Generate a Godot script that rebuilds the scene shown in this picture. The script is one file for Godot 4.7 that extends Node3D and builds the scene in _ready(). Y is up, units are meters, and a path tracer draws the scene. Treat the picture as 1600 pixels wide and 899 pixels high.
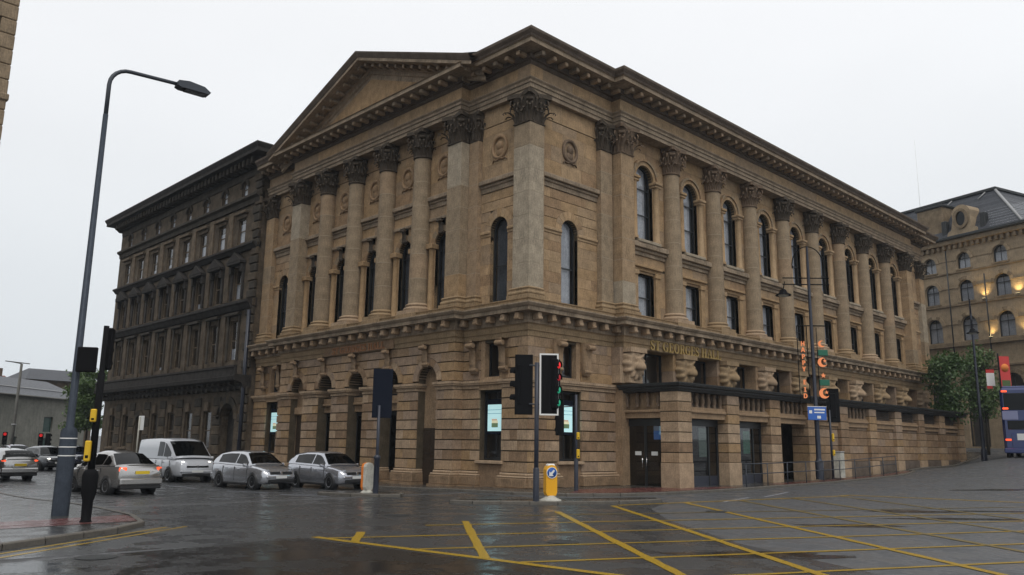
extends Node3D
# A wet street corner with a stone concert hall, built object by object.
# x runs along the side street front of the hall, -z along its pedimented front, y is up; the hall's street corner is the origin.

const CAM := Vector3(-24.13, 1.86, 23.71)
var cam: Camera3D
var M := {}
var rng := RandomNumberGenerator.new()
var names := {}
var kids := {}
var FR := Transform3D.IDENTITY
var FL := Transform3D(Basis(Vector3(0, 0, 1), Vector3(0, 1, 0), Vector3(-1, 0, 0)), Vector3.ZERO)
var unit_box: ArrayMesh
var ashlar_tones := []
var rust_tones := []
var hall: Node3D

func _ready():
	rng.seed = 7
	setup_view()
	make_materials()
	var t0 = Time.get_ticks_msec()
	build_ground()
	build_hall()
	print("hall ", Time.get_ticks_msec() - t0)
	build_warehouse()
	build_hotel()
	build_far_left()
	print("buildings ", Time.get_ticks_msec() - t0)
	build_trees()
	build_vehicles()
	build_street_furniture()
	print("done ", Time.get_ticks_msec() - t0)

func setup_view():
	cam = Camera3D.new()
	cam.name = "camera"
	add_child(cam)
	cam.position = CAM
	cam.rotation_order = EULER_ORDER_YXZ
	cam.rotation = Vector3(deg_to_rad(10.942), deg_to_rad(-44.311), deg_to_rad(0.747))
	cam.fov = 39.05
	cam.near = 0.1
	cam.far = 3000.0
	cam.current = true
	var we := WorldEnvironment.new()
	we.name = "world_environment"
	var env := Environment.new()
	env.background_mode = Environment.BG_SKY
	var sky := Sky.new()
	var sm := PanoramaSkyMaterial.new()
	sm.panorama = ImageTexture.create_from_image(overcast_image())
	sky.sky_material = sm
	env.sky = sky
	env.tonemap_mode = Environment.TONE_MAPPER_LINEAR
	env.tonemap_exposure = 1.0
	env.sdfgi_enabled = true
	env.ssao_enabled = true
	env.ssil_enabled = true
	env.fog_enabled = true
	env.fog_density = 0.00035
	env.fog_light_color = Color(0.80, 0.84, 0.88)
	we.environment = env
	add_child(we)
	var sun := DirectionalLight3D.new()
	sun.name = "overcast_sun"
	sun.light_energy = 0.4
	sun.light_angular_distance = 25.0
	sun.light_color = Color(1.0, 0.98, 0.95)
	sun.shadow_enabled = true
	sun.rotation = Vector3(deg_to_rad(-55), deg_to_rad(-35), 0)
	add_child(sun)

func overcast_image() -> Image:
	# an even rain-cloud layer, a little brighter overhead, with faint soft folds
	var w := 768
	var h := 384
	var img := Image.create(w, h, false, Image.FORMAT_RGBF)
	var n := FastNoiseLite.new()
	n.seed = 4
	n.frequency = 1.6
	n.fractal_octaves = 4
	for y in h:
		var el := PI * (0.5 - (y + 0.5) / h)
		for x in w:
			var az := TAU * (x + 0.5) / w
			var d := Vector3(cos(el) * sin(az), sin(el), cos(el) * cos(az))
			var c := Vector3(0.17, 0.17, 0.175)
			if el > 0.0:
				var k := smoothstep(0.0, 0.55, el)
				c = Vector3(0.755, 0.80, 0.835).lerp(Vector3(0.945, 0.96, 0.985), k)
				var f := n.get_noise_3d(d.x, d.y * 2.2, d.z)
				c *= 1.0 + 0.045 * f
			img.set_pixel(x, y, Color(c.x, c.y, c.z))
	return img

# ---------------------------------------------------------------- materials
func lin(r: float, g: float, b: float) -> Color:
	return Color(r, g, b).linear_to_srgb()

func noise_img(size: int, sd: int, freq: float, oct: int, typ := FastNoiseLite.TYPE_SIMPLEX_SMOOTH) -> Image:
	var n := FastNoiseLite.new()
	n.seed = sd
	n.noise_type = typ
	n.frequency = freq
	n.fractal_octaves = oct
	return n.get_seamless_image(size, size, false, false, 0.15)

func mix_tex(size: int, imgs: Array, lo: float, hi: float, tint := Color(1, 1, 1), tint2 := Color(1, 1, 1)) -> ImageTexture:
	# imgs: [image, weight] pairs; the result runs from lo to hi
	var out := Image.create(size, size, true, Image.FORMAT_RGB8)
	var tot := 0.0
	for p in imgs: tot += p[1]
	for y in size:
		for x in size:
			var v := 0.0
			for p in imgs: v += p[0].get_pixel(x, y).r * p[1]
			v = clampf((v / tot - 0.5) * 1.6 + 0.5, 0.0, 1.0)
			var k := lerpf(lo, hi, v)
			var c := tint2.lerp(tint, v)
			out.set_pixel(x, y, Color(k * c.r, k * c.g, k * c.b))
	out.generate_mipmaps()
	return ImageTexture.create_from_image(out)

func normal_tex(img: Image, strength: float) -> ImageTexture:
	var i: Image = img.duplicate()
	i.convert(Image.FORMAT_RGBA8)
	i.bump_map_to_normal_map(strength)
	i.generate_mipmaps()
	return ImageTexture.create_from_image(i)

func plain(c: Color, rough := 0.6, metal := 0.0) -> StandardMaterial3D:
	var m := StandardMaterial3D.new()
	m.albedo_color = c
	m.roughness = rough
	m.metallic = metal
	return m

func textured(c: Color, tex: Texture2D, nrm: Texture2D, scale: float, rough: float, nstr := 0.6) -> StandardMaterial3D:
	var cl := c.srgb_to_linear() * 1.34
	var m := plain(Color(minf(cl.r, 0.9), minf(cl.g, 0.9), minf(cl.b, 0.9)).linear_to_srgb(), rough)
	m.albedo_texture = tex
	if nrm:
		m.normal_enabled = true
		m.normal_texture = nrm
		m.normal_scale = nstr
	m.metallic_specular = 0.25
	m.uv1_triplanar = true
	m.uv1_world_triplanar = true
	m.uv1_scale = Vector3(scale, scale, scale)
	return m

func glow(c: Color, e: float) -> StandardMaterial3D:
	var m := plain(c, 0.4)
	m.emission_enabled = true
	m.emission = c
	m.emission_energy_multiplier = e
	return m

func make_materials():
	var n1 := noise_img(512, 11, 0.008, 4)
	var n2 := noise_img(512, 12, 0.05, 4)
	var n3 := noise_img(512, 13, 0.22, 3)
	# long vertical run marks: noise squeezed sideways
	var n4 := Image.create(512, 512, false, Image.FORMAT_RGB8)
	var nb := noise_img(512, 14, 0.03, 4)
	for y in 512:
		for x in 512:
			n4.set_pixel(x, y, nb.get_pixel((x * 5) % 512, (y / 3 * 3) / 4 % 512))
	var t_stone := mix_tex(512, [[n1, 1.0], [n2, 1.0], [n3, 0.7], [n4, 1.3]], 0.66, 1.0, Color(1, 1, 1), Color(0.94, 0.95, 0.96))
	var b_stone := normal_tex(n3, 5.0)
	M["t_stone"] = t_stone
	var soot := mix_tex(512, [[n1, 1.6], [n2, 1.0], [n4, 1.4]], 0.60, 1.0)
	var tones := [[0.439, 0.304, 0.179], [0.393, 0.273, 0.164], [0.464, 0.313, 0.179], [0.363, 0.240, 0.140], [0.417, 0.278, 0.153], [0.379, 0.270, 0.172]]
	for i in tones.size():
		M["ash%d" % i] = textured(lin(tones[i][0], tones[i][1], tones[i][2]), t_stone, b_stone, 0.31 + 0.03 * i, 0.82)
		ashlar_tones.append(M["ash%d" % i])
	var rt := [[0.422, 0.290, 0.179], [0.352, 0.241, 0.148], [0.457, 0.329, 0.217], [0.290, 0.192, 0.118], [0.393, 0.259, 0.140], [0.362, 0.261, 0.182]]
	for i in rt.size():
		M["rus%d" % i] = textured(lin(rt[i][0], rt[i][1], rt[i][2]), t_stone, b_stone, 0.29 + 0.04 * i, 0.8)
		rust_tones.append(M["rus%d" % i])
	M.stone = textured(lin(0.355, 0.251, 0.147), t_stone, b_stone, 0.33, 0.82)
	M.stone_brown = textured(lin(.320, .240, .158), t_stone, b_stone, 0.37, 0.8)
	M.stone_brown2 = textured(lin(.340, .257, .170), t_stone, b_stone, 0.41, 0.8)
	M.stone_new = textured(lin(0.419, 0.348, 0.257), t_stone, b_stone, 0.35, 0.85)
	M.stone_joint = textured(lin(.10, .078, .052), t_stone, null, 0.4, 0.95)
	M.mortar = plain(lin(.36, .30, .22), 0.95)
	M.stone_sooty = textured(lin(0.161, 0.126, 0.099), soot, b_stone, 0.27, 0.85)
	M.stone_cornice = textured(lin(0.348, 0.270, 0.192), soot, b_stone, 0.23, 0.84)
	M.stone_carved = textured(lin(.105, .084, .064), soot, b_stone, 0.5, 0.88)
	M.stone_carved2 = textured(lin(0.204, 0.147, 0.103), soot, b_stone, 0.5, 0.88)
	M.stone_plinth = textured(lin(0.311, 0.211, 0.129), soot, b_stone, 0.3, 0.7)
	M.black_wall = textured(lin(0.121, 0.095, 0.069), soot, b_stone, 0.25, 0.9)
	M.black_trim = textured(lin(0.074, 0.064, 0.052), soot, b_stone, 0.31, 0.9)
	M.black_light = textured(lin(0.170, 0.132, 0.094), soot, b_stone, 0.36, 0.9)
	M.black_dark = textured(lin(0.053, 0.048, 0.044), soot, b_stone, 0.36, 0.9)
	M.hotel = textured(lin(0.368, 0.281, 0.185), t_stone, b_stone, 0.3, 0.85)
	M.hotel_trim = textured(lin(0.237, 0.180, 0.118), soot, b_stone, 0.3, 0.85)
	M.slate = textured(lin(.075, .078, .088), t_stone, b_stone, 0.6, 0.35)
	M.slate2 = textured(lin(.062, .065, .074), t_stone, b_stone, 0.7, 0.4)
	M.render_grey = textured(lin(.27, .262, .225), t_stone, null, 0.1, 0.9)
	M.render_dark = textured(lin(.16, .155, .14), t_stone, null, 0.1, 0.9)
	M.tile_red = textured(lin(.32, .12, .075), t_stone, b_stone, 0.5, 0.8)
	M.brick = textured(lin(.115, .085, .062), soot, b_stone, 0.3, 0.9)
	M.dark_room = plain(lin(.17, .16, .15), 0.95)
	M.frame = plain(lin(.016, .018, .020), 0.45)
	M.frame_grey = plain(lin(.30, .30, .30), 0.5)
	M.blind = textured(lin(.40, .42, .46), t_stone, null, 0.2, 0.9)
	M.blind_dark = textured(lin(.085, .095, .11), t_stone, null, 0.3, 0.9)
	M.lead = textured(lin(.050, .052, .052), t_stone, b_stone, 0.4, 0.4)
	M.brown_door = textured(lin(.055, .038, .026), t_stone, b_stone, 0.6, 0.5)
	M.gold = plain(lin(.40, .27, .085), 0.55, 0.1)
	M.rust_gold = plain(lin(.30, .13, .045), 0.6, 0.1)
	var g := plain(Color(0.045, 0.05, 0.055, 0.14), 0.03)
	g.transparency = BaseMaterial3D.TRANSPARENCY_ALPHA
	g.metallic_specular = 1.0
	M.glass = g
	var gt := plain(Color(0.035, 0.045, 0.055, 0.62), 0.03)
	gt.transparency = BaseMaterial3D.TRANSPARENCY_ALPHA
	gt.metallic_specular = 0.8
	M.glass_tint = gt
	var cg := plain(Color(0.02, 0.025, 0.028), 0.03)
	cg.metallic_specular = 0.35
	M.car_glass = cg
	# street metals
	M.galv = textured(lin(.055, .066, .084), t_stone, null, 0.8, 0.45)
	M.galv.metallic = 0.2
	M.galv_dark = plain(lin(.045, .052, .064), 0.5, 0.2)
	M.sig_black = plain(lin(.008, .008, .009), 0.75)
	M.sig_black.metallic_specular = 0.2
	M.sig_blue = plain(lin(.009, .012, .021), 0.75)
	M.sig_blue.metallic_specular = 0.2
	M.pole_navy = plain(lin(.018, .022, .036), 0.42)
	M.white_paint = plain(lin(.74, .74, .72), 0.5)
	M.off_white = textured(lin(.56, .54, .47), t_stone, null, 0.7, 0.6)
	M.yellow_box = plain(lin(.68, .42, .012), 0.45)
	M.bollard_yellow = plain(lin(.82, .40, .01), 0.4)
	M.bollard_orange = plain(lin(.70, .20, .03), 0.4)
	M.sign_blue = plain(lin(.03, .12, .45), 0.4)
	M.red_paint = plain(lin(.50, .035, .03), 0.5)
	M.red_lamp = glow(lin(.85, .03, .03), 0.55)
	M.red_dim = glow(lin(.45, .02, .03), 0.3)
	M.green_lamp = glow(lin(.02, .34, .19), 0.5)
	M.lens_dark = plain(lin(.03, .03, .03), 0.2)
	M.tail_lamp = glow(lin(1.0, .10, .03), 1.0)
	M.tail_off = plain(lin(.28, .02, .02), 0.2)
	M.head_lamp = glow(lin(1.0, .97, .9), 1.4)
	M.head_off = plain(lin(.20, .21, .23), 0.15, 0.3)
	M.amber_lamp = glow(lin(1.0, .62, .2), 1.2)
	M.eid = glow(lin(.70, .22, .08), 0.45)
	M.eid_green = plain(lin(.01, .12, .07), 0.5)
	M.tyre = plain(lin(.012, .012, .012), 0.8)
	M.rim = plain(lin(.33, .34, .36), 0.3, 0.7)
	M.car_black_trim = plain(lin(.014, .014, .015), 0.5)
	M.plate_yellow = plain(lin(.72, .50, .02), 0.5)
	M.plate_white = plain(lin(.62, .63, .62), 0.5)
	M.chrome = plain(lin(.6, .6, .62), 0.12, 1.0)
	for p in [["silver", .50, .51, .54], ["silver2", .46, .47, .51], ["silver_warm", .44, .43, .42], ["van_white", .50, .52, .56], ["car_dark", .018, .020, .026], ["car_navy", .02, .025, .045], ["bus_blue", .010, .022, .11], ["bus_pale", .16, .17, .30]]:
		var m := plain(lin(p[1], p[2], p[3]), 0.18, 0.75 if p[0].begins_with("silver") else 0.1)
		m.clearcoat_enabled = true
		m.clearcoat = 0.8
		m.clearcoat_roughness = 0.08
		M[p[0]] = m
	# road: wet asphalt, a film of water of varying depth over a coarse grain
	var a1 := noise_img(1024, 21, 0.30, 2)
	var a2 := noise_img(1024, 22, 0.006, 4)
	var a3 := noise_img(1024, 23, 0.03, 3)
	var t_asph := mix_tex(1024, [[a1, 1.2], [a2, 1.0], [a3, 0.5]], 0.62, 1.0)
	var r_img := Image.create(1024, 1024, true, Image.FORMAT_RGB8)
	var h_img := Image.create(1024, 1024, false, Image.FORMAT_RGB8)
	for y in 1024:
		for x in 1024:
			var w: float = a2.get_pixel(x, y).r * 0.7 + a3.get_pixel(x, y).r * 0.3
			var wet := smoothstep(0.40, 0.62, w)
			var gr: float = a1.get_pixel(x, y).r
			var r := lerpf(0.55 + 0.20 * gr, 0.34, wet)
			r_img.set_pixel(x, y, Color(r, r, r))
			var h := lerpf(gr, 0.5, wet * 0.8)
			h_img.set_pixel(x, y, Color(h, h, h))
	r_img.generate_mipmaps()
	var t_rough := ImageTexture.create_from_image(r_img)
	var n_asph := normal_tex(h_img, 4.0)
	for p in [["road", .088, .090, .094, 0.13, 0.6], ["road_new", .014, .0138, .0136, 0.11, 0.30], ["road_worn", .050, .052, .054, 0.12, 0.45], ["paving", .062, .060, .056, 0.2, 0.35], ["paving_red", .14, .050, .044, 0.3, 0.5]]:
		var m := textured(lin(p[1], p[2], p[3]), t_asph, n_asph, p[4], 1.0, p[5])
		m.roughness = {road = 1.0, road_worn = 0.56, road_new = 0.45, paving = 0.42, paving_red = 0.5}[p[0]]
		m.metallic_specular = 0.5
		m.roughness_texture = t_rough
		m.roughness_texture_channel = BaseMaterial3D.TEXTURE_CHANNEL_RED
		M[p[0]] = m
	M.kerb = textured(lin(.15, .135, .115), t_stone, b_stone, 0.5, 0.4)
	var t_worn := mix_tex(512, [[n3, 1.4], [n2, 1.0]], 0.55, 1.0, Color(1, 1, 1), Color(0.7, 0.75, 0.9))
	M.line_yellow = textured(lin(.60, .36, .03), t_worn, null, 0.9, 0.35)
	M.line_faint = textured(lin(.30, .21, .06), t_worn, null, 0.9, 0.4)
	M.line_white = textured(lin(.50, .50, .48), t_worn, null, 0.8, 0.35)
	M.bark = textured(lin(.055, .045, .034), t_stone, b_stone, 1.2, 0.9)
	for p in [["leaf", .045, .085, .020], ["leaf2", .060, .100, .026], ["leaf3", .030, .062, .018]]:
		var m := plain(lin(p[1], p[2], p[3]), 0.55)
		m.cull_mode = BaseMaterial3D.CULL_DISABLED
		m.backlight_enabled = true
		m.backlight = lin(p[1] * 0.5, p[2] * 0.6, p[3] * 0.4)
		M[p[0]] = m

# ---------------------------------------------------------------- nodes
func numbered(n: String) -> String:
	var k: int = names.get(n, 0)
	names[n] = k + 1
	return n if k == 0 else "%s_%03d" % [n, k]

func tag(o: Node, label: String, category: String, group := "") -> Node:
	o.set_meta("label", label)
	o.set_meta("category", category)
	if group != "": o.set_meta("group", group)
	return o

func thing(n: String, label: String, category: String, group := "", at := Vector3.ZERO, turn := 0.0) -> Node3D:
	var o := Node3D.new()
	o.name = numbered(n)
	add_child(o)
	o.position = at
	o.rotation.y = turn
	tag(o, label, category, group)
	return o

func part(parent: Node, n: String, mesh: Mesh, m: Material, xf := Transform3D.IDENTITY) -> MeshInstance3D:
	var o := MeshInstance3D.new()
	var key := str(parent.get_instance_id()) + n
	var k: int = kids.get(key, 0)
	kids[key] = k + 1
	o.name = n if k == 0 else "%s_%03d" % [n, k]
	o.mesh = mesh
	o.material_override = m
	o.transform = xf
	parent.add_child(o)
	return o

func one(n: String, mesh: Mesh, m: Material, label: String, category: String, group := "", xf := Transform3D.IDENTITY) -> MeshInstance3D:
	var o := MeshInstance3D.new()
	o.name = numbered(n)
	o.mesh = mesh
	o.material_override = m
	o.transform = xf
	add_child(o)
	tag(o, label, category, group)
	return o

func struct(n: String, mesh: Mesh, m: Material) -> MeshInstance3D:
	var o := MeshInstance3D.new()
	o.name = numbered(n)
	o.mesh = mesh
	o.material_override = m
	add_child(o)
	o.set_meta("kind", "structure")
	return o

func copy_of(src: Node3D, label: String, at: Vector3, turn: float) -> Node3D:
	var c = src.duplicate()
	c.name = numbered(String(src.name).get_slice("_0", 0))
	add_child(c)
	c.position = at
	c.rotation.y = turn
	c.set_meta("label", label)
	return c

# ---------------------------------------------------------------- shapes
func mk(smooth := false) -> SurfaceTool:
	var st := SurfaceTool.new()
	st.begin(Mesh.PRIMITIVE_TRIANGLES)
	st.set_smooth_group(0 if smooth else -1)
	return st

func fin(st: SurfaceTool) -> ArrayMesh:
	st.generate_normals()
	return st.commit()

func flat(st: SurfaceTool): st.set_smooth_group(-1)
func smooth(st: SurfaceTool): st.set_smooth_group(0)

func tri(st: SurfaceTool, a: Vector3, b: Vector3, c: Vector3):
	st.add_vertex(a)
	st.add_vertex(b)
	st.add_vertex(c)

func quad(st: SurfaceTool, a: Vector3, b: Vector3, c: Vector3, d: Vector3):
	# seen from the front: a lower left, b upper left, c upper right, d lower right
	tri(st, a, b, c)
	tri(st, a, c, d)

func bx(st: SurfaceTool, lo: Vector3, hi: Vector3, xf := Transform3D.IDENTITY):
	var p := []
	for i in 8:
		p.append(xf * Vector3(hi.x if i & 1 else lo.x, hi.y if i & 2 else lo.y, hi.z if i & 4 else lo.z))
	quad(st, p[4], p[6], p[7], p[5])
	quad(st, p[1], p[3], p[2], p[0])
	quad(st, p[0], p[2], p[6], p[4])
	quad(st, p[5], p[7], p[3], p[1])
	quad(st, p[6], p[2], p[3], p[7])
	quad(st, p[0], p[4], p[5], p[1])

func box_mesh(lo: Vector3, hi: Vector3) -> ArrayMesh:
	var st := mk()
	bx(st, lo, hi)
	return fin(st)

func rbox(st: SurfaceTool, lo: Vector3, hi: Vector3, c: float, xf := Transform3D.IDENTITY):
	# a box with all its edges bevelled
	var m := (lo + hi) * 0.5
	var h := (hi - lo) * 0.5
	var f := func(x: float, y: float, z: float) -> Vector3: return xf * (m + Vector3(x, y, z))
	var a := h - Vector3(c, c, c)
	for s in [-1.0, 1.0]:
		var q := [f.call(s * h.x, -a.y, -a.z), f.call(s * h.x, a.y, -a.z), f.call(s * h.x, a.y, a.z), f.call(s * h.x, -a.y, a.z)]
		if s > 0: quad(st, q[3], q[2], q[1], q[0])
		else: quad(st, q[0], q[1], q[2], q[3])
		q = [f.call(-a.x, s * h.y, -a.z), f.call(a.x, s * h.y, -a.z), f.call(a.x, s * h.y, a.z), f.call(-a.x, s * h.y, a.z)]
		if s > 0: quad(st, q[3], q[0], q[1], q[2])
		else: quad(st, q[0], q[3], q[2], q[1])
		q = [f.call(-a.x, -a.y, s * h.z), f.call(-a.x, a.y, s * h.z), f.call(a.x, a.y, s * h.z), f.call(a.x, -a.y, s * h.z)]
		if s > 0: quad(st, q[0], q[1], q[2], q[3])
		else: quad(st, q[3], q[2], q[1], q[0])
		for t in [-1.0, 1.0]:
			var e := [f.call(s * h.x, t * a.y, -a.z), f.call(s * h.x, t * a.y, a.z), f.call(s * a.x, t * h.y, a.z), f.call(s * a.x, t * h.y, -a.z)]
			if s * t > 0: quad(st, e[0], e[3], e[2], e[1])
			else: quad(st, e[0], e[1], e[2], e[3])
			e = [f.call(s * h.x, -a.y, t * a.z), f.call(s * h.x, a.y, t * a.z), f.call(s * a.x, a.y, t * h.z), f.call(s * a.x, -a.y, t * h.z)]
			if s * t > 0: quad(st, e[3], e[2], e[1], e[0])
			else: quad(st, e[0], e[1], e[2], e[3])
			e = [f.call(-a.x, s * h.y, t * a.z), f.call(a.x, s * h.y, t * a.z), f.call(a.x, s * a.y, t * h.z), f.call(-a.x, s * a.y, t * h.z)]
			if s * t > 0: quad(st, e[3], e[0], e[1], e[2])
			else: quad(st, e[0], e[3], e[2], e[1])
			for v in [-1.0, 1.0]:
				var A: Vector3 = f.call(s * h.x, t * a.y, v * a.z)
				var B: Vector3 = f.call(s * a.x, t * h.y, v * a.z)
				var C: Vector3 = f.call(s * a.x, t * a.y, v * h.z)
				if s * t * v > 0: tri(st, A, C, B)
				else: tri(st, A, B, C)

func rbox_mesh(lo: Vector3, hi: Vector3, c: float) -> ArrayMesh:
	var st := mk()
	rbox(st, lo, hi, c)
	return fin(st)

func extr(st: SurfaceTool, poly: PackedVector2Array, w0: float, w1: float):
	# polygon in (x, y), pushed out from z = w0 to z = w1
	if Geometry2D.is_polygon_clockwise(poly): poly.reverse()
	var ix := Geometry2D.triangulate_polygon(poly)
	for i in range(0, ix.size(), 3):
		var a := poly[ix[i]]
		var b := poly[ix[i + 1]]
		var c := poly[ix[i + 2]]
		if (b - a).cross(c - a) > 0:
			var t := b
			b = c
			c = t
		tri(st, Vector3(a.x, a.y, w1), Vector3(b.x, b.y, w1), Vector3(c.x, c.y, w1))
	var n := poly.size()
	for i in n:
		var a := poly[i]
		var b := poly[(i + 1) % n]
		quad(st, Vector3(a.x, a.y, w0), Vector3(a.x, a.y, w1), Vector3(b.x, b.y, w1), Vector3(b.x, b.y, w0))

func rect(x0: float, y0: float, x1: float, y1: float) -> PackedVector2Array:
	return PackedVector2Array([Vector2(x0, y0), Vector2(x1, y0), Vector2(x1, y1), Vector2(x0, y1)])

func arch_shape(c: float, y0: float, spring: float, r: float, n := 14) -> PackedVector2Array:
	var p := PackedVector2Array([Vector2(c - r, y0), Vector2(c + r, y0)])
	for i in n + 1:
		var a := PI * i / n
		p.append(Vector2(c + r * cos(a), spring + r * sin(a)))
	return p

func lathe(st: SurfaceTool, prof: Array, n: int, at := Vector3.ZERO, a0 := 0.0, a1 := TAU, sq := 0.0):
	# prof: [radius, height] pairs from the bottom up; sq 1 makes it square
	for i in n:
		var p := a0 + (a1 - a0) * i / n
		var q := a0 + (a1 - a0) * (i + 1) / n
		var kp := lerpf(1.0, 1.0 / maxf(absf(cos(p)), absf(sin(p))), sq)
		var kq := lerpf(1.0, 1.0 / maxf(absf(cos(q)), absf(sin(q))), sq)
		for j in prof.size() - 1:
			var r0: float = prof[j][0]
			var r1: float = prof[j + 1][0]
			var A := at + Vector3(cos(p) * r0 * kp, prof[j][1], sin(p) * r0 * kp)
			var B := at + Vector3(cos(p) * r1 * kp, prof[j + 1][1], sin(p) * r1 * kp)
			var C := at + Vector3(cos(q) * r1 * kq, prof[j + 1][1], sin(q) * r1 * kq)
			var D := at + Vector3(cos(q) * r0 * kq, prof[j][1], sin(q) * r0 * kq)
			if r1 > 0.0001: tri(st, D, C, B)
			if r0 > 0.0001: tri(st, D, B, A)

func tube(st: SurfaceTool, pts: Array, r0: float, r1: float, n := 8, cap := true):
	var rings := []
	var up := Vector3(0.13, 0.21, 0.97).normalized()
	for i in pts.size():
		var d: Vector3 = (pts[mini(i + 1, pts.size() - 1)] - pts[maxi(i - 1, 0)]).normalized()
		var u := d.cross(up)
		if u.length() < 0.05: u = d.cross(Vector3.RIGHT)
		u = u.normalized()
		var v := d.cross(u)
		var r := lerpf(r0, r1, float(i) / (pts.size() - 1))
		var ring := []
		for k in n:
			var a := TAU * k / n
			ring.append(pts[i] + (u * cos(a) + v * sin(a)) * r)
		rings.append(ring)
	for i in rings.size() - 1:
		for k in n:
			var l := (k + 1) % n
			quad(st, rings[i][k], rings[i][l], rings[i + 1][l], rings[i + 1][k])
	if cap:
		for e in [0, rings.size() - 1]:
			for k in range(1, n - 1):
				if e == 0: tri(st, rings[0][0], rings[0][k + 1], rings[0][k])
				else: tri(st, rings[e][0], rings[e][k], rings[e][k + 1])

func tube_mesh(pts: Array, r0: float, r1: float, n := 8) -> ArrayMesh:
	var st := mk(true)
	tube(st, pts, r0, r1, n)
	return fin(st)

func sweep(st: SurfaceTool, path: Array, prof: Array):
	# a moulding (offset out, height) carried along a plan of (x, z) points with mitred corners
	var offs := []
	var n := path.size()
	for i in n:
		var n1 := Vector2.ZERO
		var n2 := Vector2.ZERO
		if i > 0:
			var d: Vector2 = (path[i] - path[i - 1]).normalized()
			n1 = Vector2(-d.y, d.x)
		if i < n - 1:
			var d: Vector2 = (path[i + 1] - path[i]).normalized()
			n2 = Vector2(-d.y, d.x)
		if i == 0: n1 = n2
		if i == n - 1: n2 = n1
		offs.append((n1 + n2) / (1.0 + n1.dot(n2)))
	for j in prof.size() - 1:
		for i in n - 1:
			var a: Vector2 = path[i] + offs[i] * prof[j][0]
			var b: Vector2 = path[i] + offs[i] * prof[j + 1][0]
			var c: Vector2 = path[i + 1] + offs[i + 1] * prof[j + 1][0]
			var d: Vector2 = path[i + 1] + offs[i + 1] * prof[j][0]
			quad(st, Vector3(a.x, prof[j][1], a.y), Vector3(b.x, prof[j + 1][1], b.y), Vector3(c.x, prof[j + 1][1], c.y), Vector3(d.x, prof[j][1], d.y))
	# close both ends
	for e in [0, n - 1]:
		var poly := PackedVector2Array()
		for q in prof: poly.append(Vector2(q[0], q[1]))
		var ix := Geometry2D.triangulate_polygon(poly)
		for i in range(0, ix.size(), 3):
			var v := []
			for k in 3:
				var q := poly[ix[i + k]]
				var w: Vector2 = path[e] + offs[e] * q.x
				v.append(Vector3(w.x, q.y, w.y))
			tri(st, v[0], v[1], v[2])

func sweep_mesh(path: Array, prof: Array) -> ArrayMesh:
	var st := mk()
	sweep(st, path, prof)
	return fin(st)

func bar(st: SurfaceTool, a: Vector3, b: Vector3, t: float):
	tube(st, [a, b], t, t, 6)

# a pixel of the 1600 x 899 photograph as a point at a given depth or ground height
func pix_dir(x: float, y: float) -> Vector3:
	var f := 449.5 / tan(deg_to_rad(39.05) * 0.5)
	return cam.basis * Vector3((x - 800.0) / f, -(y - 449.5) / f, -1.0)

func at_depth(x: float, y: float, d: float) -> Vector3:
	return CAM + pix_dir(x, y) * d

func on_level(x: float, y: float, h := 0.0) -> Vector3:
	var d := pix_dir(x, y)
	return CAM + d * ((h - CAM.y) / d.y)

# ---------------------------------------------------------------- ground
func gh(x: float, z: float) -> float:
	# the front street falls gently to the left, the side street climbs past the hall
	var h := -0.12 * smoothstep(0.0, -7.0, z) * smoothstep(14.0, 0.0, x)
	var rx := 0.0
	var pts := [[8.0, 0.0], [18.0, 0.22], [26.0, 0.60], [34.0, 1.45], [44.0, 1.75], [60.0, 2.1], [110.0, 3.2], [400.0, 3.2]]
	if x > 8.0:
		for i in pts.size() - 1:
			if x <= pts[i + 1][0]:
				rx = lerpf(pts[i][1], pts[i + 1][1], (x - pts[i][0]) / (pts[i + 1][0] - pts[i][0]))
				break
			rx = pts[i + 1][1]
	var w := lerpf(0.42, 1.0, smoothstep(4.0, 9.0, z))
	w = lerpf(w, 1.0, smoothstep(38.0, 52.0, x))
	return h + rx * w

func ground_patch(poly: PackedVector2Array, lift: float, step := 1.0) -> ArrayMesh:
	# a polygon in (x, z) laid on the ground as small cells
	var st := mk(true)
	var lo := poly[0]
	var hi := poly[0]
	for p in poly:
		lo = lo.min(p)
		hi = hi.max(p)
	var i := floorf(lo.x / step) * step
	while i < hi.x:
		var j := floorf(lo.y / step) * step
		while j < hi.y:
			var cell := PackedVector2Array([Vector2(i, j), Vector2(i + step, j), Vector2(i + step, j + step), Vector2(i, j + step)])
			for q in Geometry2D.intersect_polygons(cell, poly):
				var ix := Geometry2D.triangulate_polygon(q)
				for k in range(0, ix.size(), 3):
					var a: Vector2 = q[ix[k]]
					var b: Vector2 = q[ix[k + 1]]
					var c: Vector2 = q[ix[k + 2]]
					if (b - a).cross(c - a) < 0:
						var t := b
						b = c
						c = t
					tri(st, Vector3(a.x, gh(a.x, a.y) + lift, a.y), Vector3(b.x, gh(b.x, b.y) + lift, b.y), Vector3(c.x, gh(c.x, c.y) + lift, c.y))
			j += step
		i += step
	return fin(st)

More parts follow.
